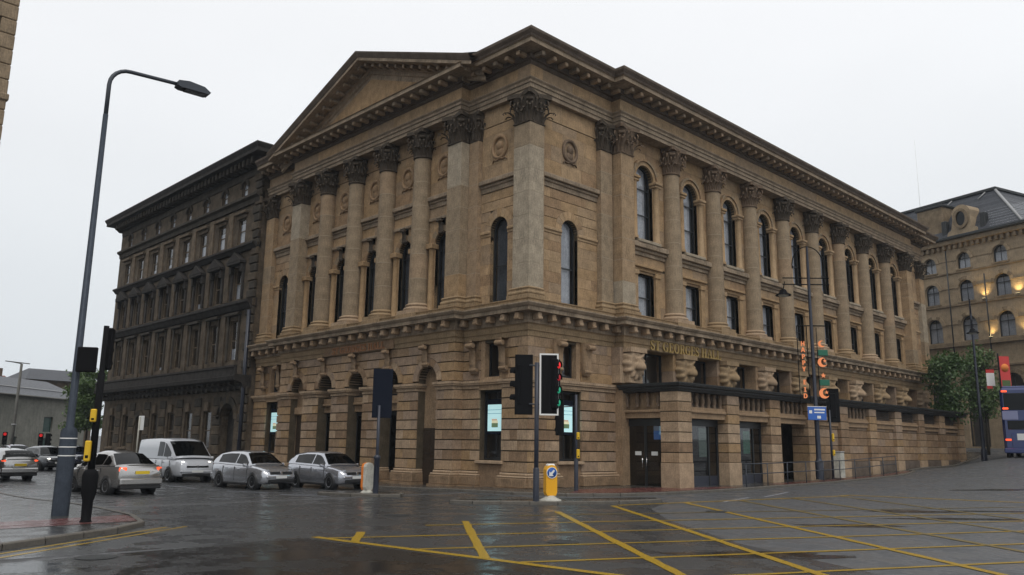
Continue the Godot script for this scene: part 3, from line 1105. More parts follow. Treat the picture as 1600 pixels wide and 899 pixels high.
func hall_ground_floor():
	var light_tones := [M.rus0, M.rus1, M.rus4, M.rus5]
	# --- front street side
	var holes := []
	for c in arch_c: holes.append(arch_shape(c, -2.0, 4.70, ARCH_R, 16))
	var endw := [[-3.0, -1.55], [-L_LEN + 1.55, -L_LEN + 3.0]]
	for e in endw:
		holes.append(rect(e[0], 1.14, e[1], 4.17))
		holes.append(rect(e[0], 4.75, e[1], 6.25))
	var mid := [-19.73]
	for i in range(4, -1, -1): mid.append(arch_c[i])
	mid.append(-4.13)
	backing(hall, "ground_floor_wall", FL, mid, -0.6, Y_BEAM, -0.7, 0.44, holes, M.stone_joint)
	backing(hall, "ground_floor_wall", FL, [-4.1, -2.27, -0.05], -0.6, Y_BEAM, -0.7, -0.09, holes, M.stone_joint)
	backing(hall, "ground_floor_wall", FL, [-L_LEN, -L_LEN + 2.27, -19.76], -0.6, Y_BEAM, -0.7, -0.09, holes, M.stone_joint)
	var piers := [[-5.33, -4.1, 0.53], [-19.76, -18.53, 0.53], [-1.55, 0.0, 0.0], [-4.1, -3.0, 0.0], [-L_LEN, -L_LEN + 1.55, 0.0], [-L_LEN + 3.0, -19.76, 0.0]]
	for i in 4: piers.append([arch_c[i + 1] + ARCH_R, arch_c[i] - ARCH_R, 0.53])
	var big := []
	for c in arch_c: big.append(arch_shape(c, 4.0, 4.70, ARCH_R + 0.36, 16))
	for p in piers:
		courses(hall, "stone", FL, p[0], p[1], ys_low, p[2] - 0.6, p[2], [], rust_tones, 1.05, 0.05, 0.006, 0.004)
		pier_base(FL, p[0], p[1], p[2])
		string_piece(FL, p[0], p[1], p[2])
		courses(hall, "stone", FL, p[0] - (0.72 if p[2] > 0.1 and p[0] > -19.0 else 0.0), p[1] + (0.72 if p[2] > 0.1 and p[1] < -4.5 else 0.0), ys_up, p[2] - 0.6, p[2], big, light_tones, 1.0, 0.05, 0.006, 0.004)
	for c in arch_c:
		arch_ring(FL, c, 4.70, ARCH_R, ARCH_R + 0.34, -0.3, 0.54, 7, "voussoir", rust_tones)
		part(hall, "keystone", console_mesh(0.40, 1.05, 0.42), M.rus1, FL * Transform3D(Basis.IDENTITY, Vector3(c, 5.32, 0.50)))
	for i in 5:
		var c: float = arch_c[i]
		if i == 0 or i == 4:
			# blind niches, one with a brown door
			part(hall, "niche_wall", box_mesh(Vector3(c - ARCH_R, -0.5, -0.4), Vector3(c + ARCH_R, 5.5, 0.02)), M.rus1, FL)
			if i == 0:
				var d := part(hall, "door", box_mesh(Vector3(c - 0.66, -0.1, 0.03), Vector3(c + 0.66, 2.55, 0.10)), M.brown_door, FL)
				for s in [-0.33, 0.33]:
					for y in [0.2, 1.4]:
						part(d, "door_panel", rbox_mesh(Vector3(c + s - 0.24, y, 0.10), Vector3(c + s + 0.24, y + 1.0, 0.125), 0.02), M.brown_door)
			else:
				part(hall, "door", box_mesh(Vector3(c - 0.55, -0.1, 0.03), Vector3(c + 0.55, 3.3, 0.09)), M.brown_door, FL)
				part(hall, "door_lintel", rbox_mesh(Vector3(c - 0.70, 3.36, 0.02), Vector3(c + 0.70, 3.75, 0.20), 0.03), M.rus0, FL)
		else:
			var lu := part(hall, "fanlight", box_mesh(Vector3(c - ARCH_R, 4.16, -0.25), Vector3(c + ARCH_R, 4.24, -0.10)), M.frame, FL)
			var gm := mk()
			extr(gm, arch_shape(c, 4.24, 4.70, ARCH_R, 14), -0.19, -0.18)
			part(lu, "pane", fin(gm), M.glass)
			part(lu, "glazing_bar", box_mesh(Vector3(c - 0.03, 4.24, -0.176), Vector3(c + 0.03, 5.42, -0.12)), M.frame)
			var tr := mk()
			bx(tr, Vector3(c - ARCH_R, 3.42, -0.3), Vector3(c + ARCH_R, 3.75, 0.02))
			rbox(tr, Vector3(c - ARCH_R, 3.755, -0.3), Vector3(c + ARCH_R, 3.90, 0.16), 0.03)
			rbox(tr, Vector3(c - ARCH_R, 3.905, -0.3), Vector3(c + ARCH_R, 4.15, 0.10), 0.02)
			part(hall, "transom", fin(tr), M.rus1, FL)
			var d := part(hall, "door", box_mesh(Vector3(c - ARCH_R, -0.3, -0.22), Vector3(c + ARCH_R, 3.41, -0.15)), M.frame, FL)
			for s in [-0.35, 0.35]:
				part(d, "pane", box_mesh(Vector3(c + s - 0.27, 0.5, -0.149), Vector3(c + s + 0.27, 3.2, -0.14)), M.car_glass)
			part(hall, "door_step", box_mesh(Vector3(c - ARCH_R, -0.5, -0.3), Vector3(c + ARCH_R, 0.06, 0.5)), M.stone_plinth, FL)
	for e in endw: corner_bay_windows(FL, e[0], e[1])
	# --- side street, corner bay (the rest stands behind the porch)
	var rw := [1.95, 3.40]
	var rh := [rect(rw[0], 1.14, rw[1], 4.17), rect(rw[0], 4.75, rw[1], 6.25)]
	backing(hall, "ground_floor_wall", FR, [0.05, 2.67, 5.8], -0.6, Y_BEAM, -0.7, -0.09, rh, M.stone_joint)
	for p in [[0.0, 1.95, 0.0], [3.40, 5.8, 0.0]]:
		courses(hall, "stone", FR, p[0], p[1], ys_low, p[2] - 0.6, p[2], [], rust_tones, 1.15, 0.05, 0.006, 0.004)
		courses(hall, "stone", FR, p[0], p[1], ys_up, p[2] - 0.6, p[2], [], light_tones, 1.15, 0.012, 0.006, 0.004)
		pier_base(FR, p[0], p[1], p[2])
	string_piece(FR, 0.0, 5.8, 0.0)
	corner_bay_windows(FR, rw[0], rw[1])
	# behind the porch: piers under the columns with lion masks, dark openings between
	var us := [6.4]
	us.append_array(colR)
	us.append(43.1)
	backing(hall, "ground_floor_wall", FR, [5.8, 43.8], -0.6, 4.7, -0.7, 0.40, [], M.rus1)
	for i in us.size():
		var u: float = us[i]
		courses(hall, "pier_stone", FR, u - 0.85, u + 0.85, [4.70, 5.53, 6.36], -0.5, 0.50, [], rust_tones, 2.0, 0.012, 0.006)
		part(hall, "lion_mask", mask_mesh(), M.stone if i % 3 else M.rus2, FR * Transform3D(Basis.from_scale(Vector3(1.0, 1.02, 1.0)), Vector3(u, 5.60, 0.55)))
		if i < us.size() - 1:
			var v: float = us[i + 1]
			var c := (u + v) * 0.5
			window(hall, FR, c, 4.72, v - u - 1.72, 6.34, -0.25, false, [], 0.0, true)
	var pl := mk()
	bx(pl, Vector3(5.8, Y_BEAM - 0.02, -0.7), Vector3(43.8, Y_BEAM + 0.3, 0.45))
	part(hall, "lintel", fin(pl), M.stone, FR)
	# end bay
	courses(hall, "stone", FR, 43.8, R_LEN, [4.2, 4.64, 5.06, 5.50, 5.94, 6.37], -0.6, 0.0, [rect(44.8, 4.8, 46.2, 6.25)], rust_tones, 1.2, 0.03, 0.006)
	window(hall, FR, 45.5, 4.8, 1.4, 6.25, -0.3, false, [0.5])

func corner_bay_windows(F: Transform3D, a: float, b: float):
	var c := (a + b) * 0.5
	window(hall, F, c, 1.2, b - a, 4.15, -0.42, false, [])
	window(hall, F, c, 4.78, b - a - 0.5, 6.22, -0.40, false, [], 0.0, false)
	part(hall, "window_sill", rbox_mesh(Vector3(a - 0.12, 1.03, -0.5), Vector3(b + 0.12, 1.16, 0.10), 0.02), M.rus2, F)
	part(hall, "window_apron", box_mesh(Vector3(a, -0.5, -0.5), Vector3(b, 1.02, -0.06)), M.rus3, F)
	# the mouldings across the bay between the two openings, with returns
	var st := mk()
	bx(st, Vector3(a, 4.18, -0.6), Vector3(b, 4.40, 0.0))
	rbox(st, Vector3(a, 4.402, -0.6), Vector3(b, 4.49, 0.12), 0.02)
	bx(st, Vector3(a, 4.492, -0.6), Vector3(b, 4.60, 0.15))
	bx(st, Vector3(a, 4.602, -0.6), Vector3(b, 4.74, -0.05))
	part(hall, "string_course", fin(st), M.rus0, F)
	for s in [-1.0, 1.0]:
		var u: float = c + s * ((b - a) * 0.5 + 0.02)
		part(hall, "jamb", box_mesh(Vector3(minf(u, u - s * 0.27), 4.70, -0.45), Vector3(maxf(u, u - s * 0.27), 6.36, -0.08)), M.rus0, F)
		part(hall, "console", console_mesh(0.40, 1.45, 0.50), M.rus1, F * Transform3D(Basis.IDENTITY, Vector3(u + s * 0.20, 4.88, -0.02)))

func hall_mid_cornice(P: Array):
	part(hall, "ground_floor_frieze", sweep_mesh(P, [[-0.6, Y_BEAM + 0.002], [0.03, Y_BEAM + 0.002], [0.03, 6.60], [0.075, 6.605], [0.075, 6.84], [0.13, 6.90], [-0.6, 6.90]]), M.stone)
	part(hall, "middle_cornice", sweep_mesh(P, [[-0.6, 6.905], [0.16, 6.905], [0.16, 7.30], [0.24, 7.34], [0.60, 7.34], [0.60, 7.50], [0.66, 7.53], [0.74, 7.63], [0.74, 7.68], [0.30, 7.74], [-0.6, 7.76]]), M.stone_cornice)
	part(hall, "blocking_course", sweep_mesh(P, [[-0.6, 7.70], [0.22, 7.70], [0.22, 7.90], [0.26, 7.93], [0.26, 7.97], [-0.6, 7.99]]), M.stone)
	# the modillions that carry it
	var mm := mk()
	rbox(mm, Vector3(-0.12, 0.06, 0), Vector3(0.12, 0.36, 0.36), 0.03)
	tube(mm, [Vector3(-0.13, 0.13, 0.30), Vector3(0.13, 0.13, 0.30)], 0.075, 0.075, 8)
	var mod := fin(mm)
	var runs := [[FL, -23.5, -19.9, 0.0], [FL, -19.4, -4.4, 0.53], [FL, -3.7, -0.2, 0.0], [FR, 0.2, 5.5, 0.0], [FR, 6.1, 43.6, 0.53], [FR, 44.1, 47.3, 0.0]]
	for r in runs:
		var n := int(round((r[2] - r[1]) / 0.93))
		for i in n + 1:
			var u := lerpf(r[1], r[2], float(i) / n)
			part(hall, "modillion", mod, [M.rus2, M.rus0][rng.randi() % 2], r[0] * Transform3D(Basis.IDENTITY, Vector3(u, 6.96, r[3] + 0.165)))
	# pedestals under the columns
	for u in colL: part(hall, "pedestal", rbox_mesh(Vector3(u - 0.78, 7.72, -0.5), Vector3(u + 0.78, 7.99, 0.83), 0.015), M.stone, FL)
	for u in colR: part(hall, "pedestal", rbox_mesh(Vector3(u - 0.78, 7.72, -0.5), Vector3(u + 0.78, 7.99, 0.83), 0.015), M.stone, FR)

const Y_CAP0 := 15.92
const Y_ARC := 17.36

func corner_bay_upper(F: Transform3D, u0: float, u1: float, dark: bool):
	# ashlar wall with one arched window, a string course and a medallion panel above
	var c := (u0 + u1) * 0.5
	var wp := -0.30
	var hole := arch_shape(c, 8.02, 11.45, 0.57, 16)
	backing(hall, "upper_wall", F, [u0, c, u1], 7.9, Y_ARC, -0.9, wp - 0.03, [hole], M.stone_joint)
	var ring := arch_shape(c, 11.20, 11.45, 0.98, 16)
	courses(hall, "ashlar_block", F, u0, u1, [7.98, 8.46, 8.94, 9.42, 9.90, 10.38, 10.84, 11.18], wp - 0.2, wp, [hole], ashlar_tones, 1.05, 0.008, 0.006, 0.003)
	courses(hall, "ashlar_block", F, u0, u1, [11.46, 11.92, 12.38, 12.84, 13.30], wp - 0.2, wp, [hole, ring], ashlar_tones, 1.3, 0.028, 0.006, 0.003)
	arch_ring(F, c, 11.45, 0.57, 0.97, wp - 0.3, wp + 0.012, 9, "voussoir", ashlar_tones)
	for q in [[u0, c - 0.57], [c + 0.57, u1]]:
		var st := mk()
		bx(st, Vector3(q[0], 11.19, wp - 0.2), Vector3(q[1] + 0.0, 11.30, wp + 0.03))
		rbox(st, Vector3(q[0], 11.302, wp - 0.2), Vector3(q[1], 11.45, wp + 0.09), 0.03)
		part(hall, "impost", fin(st), M.ash0, F)
	window(hall, F, c, 8.02, 1.14, 11.45, wp - 0.30, true, [0.44], 0.84 if F == FR else 0.0, false)
	upper_panel(F, u0, u1, c, wp)

func upper_panel(F: Transform3D, u0: float, u1: float, c: float, wp: float):
	var st := mk()
	bx(st, Vector3(u0, 13.31, wp - 0.2), Vector3(u1, 13.52, wp + 0.05))
	rbox(st, Vector3(u0, 13.525, wp - 0.2), Vector3(u1, 13.66, wp + 0.12), 0.03)
	rbox(st, Vector3(u0, 13.665, wp - 0.2), Vector3(u1, 13.88, wp + 0.24), 0.03)
	part(hall, "upper_string_course", fin(st), M.stone_cornice, F)
	courses(hall, "ashlar_block", F, u0, u1, [13.89, 14.62, 15.35, 16.08, 16.50], wp - 0.2, wp, [], ashlar_tones, 1.5, 0.006, 0.006, 0.002)
	courses(hall, "ashlar_block", F, u0, u1, [16.53, 17.36], wp - 0.2, wp + 0.02, [], ashlar_tones, 1.6, 0.008, 0.006, 0.002)
	part(hall, "medallion", medallion_mesh(), M.stone_carved2 if F == FR else M.ash3, F * Transform3D(Basis.from_scale(Vector3(0.92, 0.92, 0.92)), Vector3(c, 15.35, wp)))

func hall_upper_left():
	var brown := [M.stone_brown2, M.ash3, M.ash4, M.stone_brown2]
	var mixed := [M.ash0, M.ash1, M.stone_brown2, M.ash5]
	# corner pilaster, its twin at the far end, and the pairs beside the projecting centre
	pilaster(FL, -1.0, 0.0, -0.9, 0.0, 8.5, Y_CAP0, Y_ARC, true, [0, 1, 2, 3, 4, 5], [M.ash5, M.stone_brown2])
	pilaster(FL, -L_LEN, -L_LEN + 1.0, -0.9, 0.0, 8.5, Y_CAP0, Y_ARC, true, [], mixed)
	pilaster(FL, -5.08, -4.08, -0.9, 0.45, 8.5, Y_CAP0, Y_ARC, true, [5, 6], brown)
	pilaster(FL, -4.06, -3.42, -0.9, -0.02, 8.5, Y_CAP0, Y_ARC, true, [], mixed)
	pilaster(FL, -19.78, -18.78, -0.9, 0.45, 8.5, Y_CAP0, Y_ARC, true, [5, 6], brown)
	pilaster(FL, -20.44, -19.80, -0.9, -0.02, 8.5, Y_CAP0, Y_ARC, true, [], mixed)
	corner_bay_upper(FL, -3.42, -1.0, true)
	corner_bay_upper(FL, -L_LEN + 1.0, -20.44, true)
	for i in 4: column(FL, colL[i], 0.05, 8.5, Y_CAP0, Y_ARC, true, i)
	for i in 5:
		var c: float = arch_c[i]
		var wp := -0.18
		var hw := 1.46
		var hole := arch_shape(c, 8.02, 11.45, 0.56, 16)
		backing(hall, "upper_wall", FL, [c - hw, c, c + hw], 7.9, Y_ARC, -0.9, wp - 0.03, [hole], M.stone_joint)
		courses(hall, "ashlar_block", FL, c - 1.1, c + 1.1, [7.98, 8.9, 9.8, 10.7, 11.18], wp - 0.2, wp, [hole], ashlar_tones, 3.0, 0.008, 0.006)
		courses(hall, "ashlar_block", FL, c - 1.1, c + 1.1, [11.46, 12.1, 12.7, 13.30], wp - 0.2, wp, [hole, arch_shape(c, 11.2, 11.45, 0.86, 16)], ashlar_tones, 1.2, 0.008, 0.006)
		arch_ring(FL, c, 11.45, 0.56, 0.85, wp - 0.3, wp + 0.06, 7, "voussoir", [M.ash3, M.stone_brown2])
		part(hall, "keystone", console_mesh(0.34, 0.75, 0.30), M.stone_carved, FL * Transform3D(Basis.IDENTITY, Vector3(c, 11.86, wp)))
		for s in [-1.0, 1.0]:
			var st := mk()
			smooth(st)
			lathe(st, [[0.19, 8.02], [0.19, 8.12], [0.155, 8.16], [0.145, 11.15], [0.17, 11.2]], 14, Vector3(c + s * 0.76, 0, wp + 0.05))
			flat(st)
			rbox(st, Vector3(c + s * 0.76 - 0.24, 11.2, wp - 0.2), Vector3(c + s * 0.76 + 0.24, 11.46, wp + 0.28), 0.03)
			part(hall, "colonnette", fin(st), M.ash4, FL)
		part(hall, "hood_mould", rbox_mesh(Vector3(c - 1.0, 12.62, wp - 0.1), Vector3(c + 1.0, 12.78, wp + 0.12), 0.03), M.stone_cornice, FL)
		window(hall, FL, c, 8.02, 1.12, 11.45, wp - 0.30, true, [0.4, 0.78], 0.0, true)
		upper_panel(FL, c - 1.1, c + 1.1, c, wp)

func hall_upper_right():
	var mixed := [M.ash0, M.ash1, M.stone_brown2, M.ash5]
	part(hall, "corner_block", box_mesh(Vector3(0.92, 7.98, -0.9), Vector3(1.0, Y_CAP0, -0.06)), M.ash5, FR)
	pilaster(FR, 4.92, 5.78, -0.9, -0.02, 8.5, Y_CAP0, Y_ARC, true, [], mixed)
	pilaster(FR, 5.90, 6.90, -0.9, 0.45, 8.5, Y_CAP0, Y_ARC, false, [0], mixed)
	pilaster(FR, 42.6, 43.6, -0.9, 0.45, 8.5, Y_CAP0, Y_ARC, true, [], mixed)
	pilaster(FR, R_LEN - 1.0, R_LEN, -0.9, 0.0, 8.5, Y_CAP0, Y_ARC, true, [2, 3, 4], mixed)
	corner_bay_upper(FR, 1.0, 4.92, true)
	corner_bay_upper(FR, 43.6, R_LEN - 1.0, true)
	for i in colR.size(): column(FR, colR[i], 0.05, 8.5, Y_CAP0, Y_ARC, i > 2, i)
	var edges := [6.4]
	edges.append_array(colR)
	edges.append(43.1)
	var wp := -0.15
	for i in edges.size() - 1:
		var a: float = edges[i]
		var b: float = edges[i + 1]
		var c := (a + b) * 0.5
		var r := 0.74
		var hole := arch_shape(c, 11.98, 15.30, r, 16)
		var low := rect(c - 0.72, 8.10, c + 0.72, 10.32)
		backing(hall, "upper_wall", FR, [a, c, b], 7.9, Y_ARC, -0.9, wp - 0.03, [hole, low], M.stone_joint)
		var ring := arch_shape(c, 15.0, 15.30, r + 0.34, 16)
		var x0 := a + 0.3
		var x1 := b - 0.3
		courses(hall, "ashlar_block", FR, x0, x1, [7.98, 8.78, 9.58, 10.34, 10.60], wp - 0.2, wp, [low], ashlar_tones, 3.4, 0.008, 0.006)
		courses(hall, "ashlar_block", FR, x0, x1, [10.74, 11.22], wp - 0.2, wp, [], ashlar_tones, 1.7, 0.008, 0.006)
		courses(hall, "ashlar_block", FR, x0, x1, [12.02, 12.85, 13.67, 14.5, 15.28], wp - 0.2, wp, [hole], ashlar_tones, 3.4, 0.008, 0.006)
		courses(hall, "ashlar_block", FR, x0, x1, [15.30, 16.0, 16.7, 17.36], wp - 0.2, wp, [hole, ring], ashlar_tones, 1.4, 0.008, 0.006)
		# archivolt on colonnettes
		arch_ring(FR, c, 15.30, r, r + 0.20, wp - 0.3, wp + 0.08, 9, "voussoir", [M.ash4, M.ash0])
		arch_ring(FR, c, 15.30, r + 0.21, r + 0.33, wp - 0.3, wp + 0.15, 9, "hood_stone", [M.ash3, M.stone_brown2])
		for s in [-1.0, 1.0]:
			var st := mk()
			smooth(st)
			lathe(st, [[0.22, 12.02], [0.22, 12.16], [0.175, 12.2], [0.165, 14.95], [0.19, 15.0]], 14, Vector3(c + s * (r + 0.20), 0, wp + 0.05))
			flat(st)
			rbox(st, Vector3(c + s * (r + 0.20) - 0.24, 15.0, wp - 0.2), Vector3(c + s * (r + 0.20) + 0.24, 15.14, wp + 0.26), 0.03)
			rbox(st, Vector3(c + s * (r + 0.20) - 0.28, 15.142, wp - 0.2), Vector3(c + s * (r + 0.20) + 0.28, 15.30, wp + 0.32), 0.03)
			part(hall, "colonnette", fin(st), M.ash4 if s < 0 else M.ash0, FR)
			var sl := mk()
			bx(sl, Vector3(c + s * 0.92 - 0.18, 8.02, wp - 0.1), Vector3(c + s * 0.92 + 0.18, 10.2, wp + 0.10))
			rbox(sl, Vector3(c + s * 0.92 - 0.23, 10.2, wp - 0.1), Vector3(c + s * 0.92 + 0.23, 10.44, wp + 0.16), 0.03)
			part(hall, "jamb", fin(sl), M.ash0 if s < 0 else M.ash4, FR)
		var hd := mk()
		bx(hd, Vector3(c - 1.15, 10.445, wp - 0.1), Vector3(c + 1.15, 10.60, wp + 0.08))
		rbox(hd, Vector3(c - 1.22, 10.602, wp - 0.1), Vector3(c + 1.22, 10.72, wp + 0.22), 0.02)
		part(hall, "hood_mould", fin(hd), M.ash4, FR)
		var sc := mk()
		bx(sc, Vector3(a + 0.3, 11.23, wp - 0.2), Vector3(b - 0.3, 11.42, wp + 0.07))
		rbox(sc, Vector3(a + 0.3, 11.422, wp - 0.2), Vector3(b - 0.3, 11.58, wp + 0.18), 0.03)
		rbox(sc, Vector3(a + 0.3, 11.582, wp - 0.2), Vector3(b - 0.3, 11.84, wp + 0.32), 0.02)
		part(hall, "upper_string_course", fin(sc), M.stone_cornice, FR)
		part(hall, "window_sill", rbox_mesh(Vector3(c - 0.95, 11.845, wp - 0.5), Vector3(c + 0.95, 12.0, wp + 0.36), 0.02), M.stone_new, FR)
		window(hall, FR, c, 12.0, r * 2.0, 15.30, wp - 0.28, true, [0.36, 0.70], 0.80 if i < 6 else 0.6, false)
		window(hall, FR, c, 8.12, 1.44, 10.32, wp - 0.28, false, [0.47], 0.80 if i < 7 else 0.6, false)

func hall_top(P: Array):
	part(hall, "architrave", sweep_mesh(P, [[-0.9, Y_ARC], [-0.02, Y_ARC], [-0.02, 17.55], [0.03, 17.555], [0.03, 17.76], [0.08, 17.765], [0.08, 17.88], [0.16, 17.96], [0.16, 18.0], [-0.9, 18.0]]), M.stone_cornice)
	# the frieze as long stones
	var fr := [[FL, -L_LEN, -19.76, 0.0], [FL, -19.76, -4.1, 0.53], [FL, -4.1, 0.0, 0.0], [FR, 0.0, 5.8, 0.0], [FR, 5.8, 43.8, 0.53], [FR, 43.8, R_LEN, 0.0]]
	for r in fr: courses(hall, "frieze_stone", r[0], r[1], r[2], [18.005, 18.66], r[3] - 0.8, r[3] - 0.02, [], [M.ash0, M.ash5, M.ash2, M.ash0], 2.6, 0.004, 0.006)
	part(hall, "bed_moulding", sweep_mesh(P, [[-0.9, 18.663], [0.02, 18.663], [0.10, 18.74], [0.10, 18.80], [0.22, 18.82], [0.22, 19.06], [-0.9, 19.06]]), M.stone_sooty)
	part(hall, "main_cornice", sweep_mesh(P, [[-0.9, 19.065], [0.30, 19.065], [0.92, 19.10], [0.92, 19.28], [0.98, 19.31], [-0.9, 19.33]]), M.stone_cornice)
	# gutter moulding along the sides, not under the pediment
	var cyma := [[-0.9, 19.334], [0.96, 19.334], [1.0, 19.42], [1.12, 19.55], [1.14, 19.66], [0.9, 19.68], [-0.9, 19.80]]
	part(hall, "gutter_moulding", sweep_mesh([Vector2(0, -3.0), Vector2(0, 0), Vector2(5.8, 0), Vector2(5.8, 0.53), Vector2(43.8, 0.53), Vector2(43.8, 0), Vector2(R_LEN, 0), Vector2(R_LEN, -20)], cyma), M.stone_sooty)
	part(hall, "gutter_moulding", sweep_mesh([Vector2(0, -L_LEN), Vector2(0, -20.9)], cyma), M.stone_sooty)
	var mm := mk()
	rbox(mm, Vector3(-0.11, 0.0, 0), Vector3(0.11, 0.20, 0.50), 0.03)
	tube(mm, [Vector3(-0.11, 0.08, 0.42), Vector3(0.11, 0.08, 0.42)], 0.07, 0.07, 7)
	var mod := fin(mm)
	var runs := [[FL, -23.6, -20.0, 0.0], [FL, -19.7, -4.2, 0.53], [FL, -3.9, -0.1, 0.0], [FR, 0.1, 5.5, 0.0], [FR, 5.9, 43.7, 0.53], [FR, 44.1, 47.4, 0.0]]
	for r in runs:
		var n := int(round((r[2] - r[1]) / 0.74))
		for i in n + 1:
			part(hall, "cornice_modillion", mod, M.rus2 if i % 3 else M.stone_cornice, r[0] * Transform3D(Basis.IDENTITY, Vector3(lerpf(r[1], r[2], float(i) / n), 18.86, r[3] + 0.225)))
	# pediment
	var uc := -11.93
	var he := 9.15
	var y0 := 19.42
	var y1 := 22.78
	var sl := (y1 - y0) / he
	var tm := mk()
	extr(tm, PackedVector2Array([Vector2(uc - he + 0.6, 19.30), Vector2(uc + he - 0.6, 19.30), Vector2(uc, y1 - 0.5)]), -0.2, 0.42)
	part(hall, "pediment_wall", fin(tm), M.stone_cornice, FL)
	var ty := mk()
	extr(ty, PackedVector2Array([Vector2(uc - 5.6, 19.60), Vector2(uc + 5.6, 19.60), Vector2(uc, 19.60 + 5.6 * sl)]), 0.42, 0.46)
	part(hall, "tympanum", fin(ty), M.ash4, FL)
	var rk := [[0.40, -0.86], [0.50, -0.80], [0.50, -0.62], [0.62, -0.56], [0.62, -0.36], [0.75, -0.34], [1.42, -0.32], [1.42, -0.16], [1.46, -0.12], [1.58, 0.08], [1.60, 0.16], [-0.6, 0.22]]
	for s in [-1.0, 1.0]:
		for piece in [[0, 7, "raking_cornice", M.stone_cornice], [7, 11, "raking_gutter", M.stone_sooty]]:
			var st := mk()
			var e: float = uc + s * (he + 0.35)
			for j in range(piece[0], piece[1]):
				var a := Vector3(e, y0 - 0.35 * sl + rk[j][1], rk[j][0])
				var b := Vector3(e, y0 - 0.35 * sl + rk[j + 1][1], rk[j + 1][0])
				var c := Vector3(uc, y1 + rk[j + 1][1], rk[j + 1][0])
				var d := Vector3(uc, y1 + rk[j][1], rk[j][0])
				if s < 0: quad(st, a, b, c, d)
				else: quad(st, d, c, b, a)
			part(hall, piece[2], fin(st), piece[3], FL)
		var n := 13
		for i in n:
			var t := (i + 0.6) / n
			var u: float = uc + s * he * (1.0 - t)
			var yy := lerpf(y0, y1, t) - 0.56
			part(hall, "cornice_modillion", mod, M.stone_cornice, FL * Transform3D(Basis(Vector3(0, 0, 1), atan(sl) * -s), Vector3(u, yy, 0.63)))
	# low slate roof behind
	var ro := mk()
	for s in [-1.0, 1.0]:
		var zz: float = uc + s * 10.6
		var a := Vector3(-0.3, 19.7, zz)
		var b := Vector3(-0.3, y1 + 0.15, uc)
		var c := Vector3(R_LEN - 0.5, y1 + 0.15 - 2.4, uc)
		var d := Vector3(R_LEN - 0.5, 19.7, zz)
		if s < 0: quad(ro, a, d, c, b)
		else: quad(ro, a, b, c, d)
	part(hall, "roof", fin(ro), M.slate)

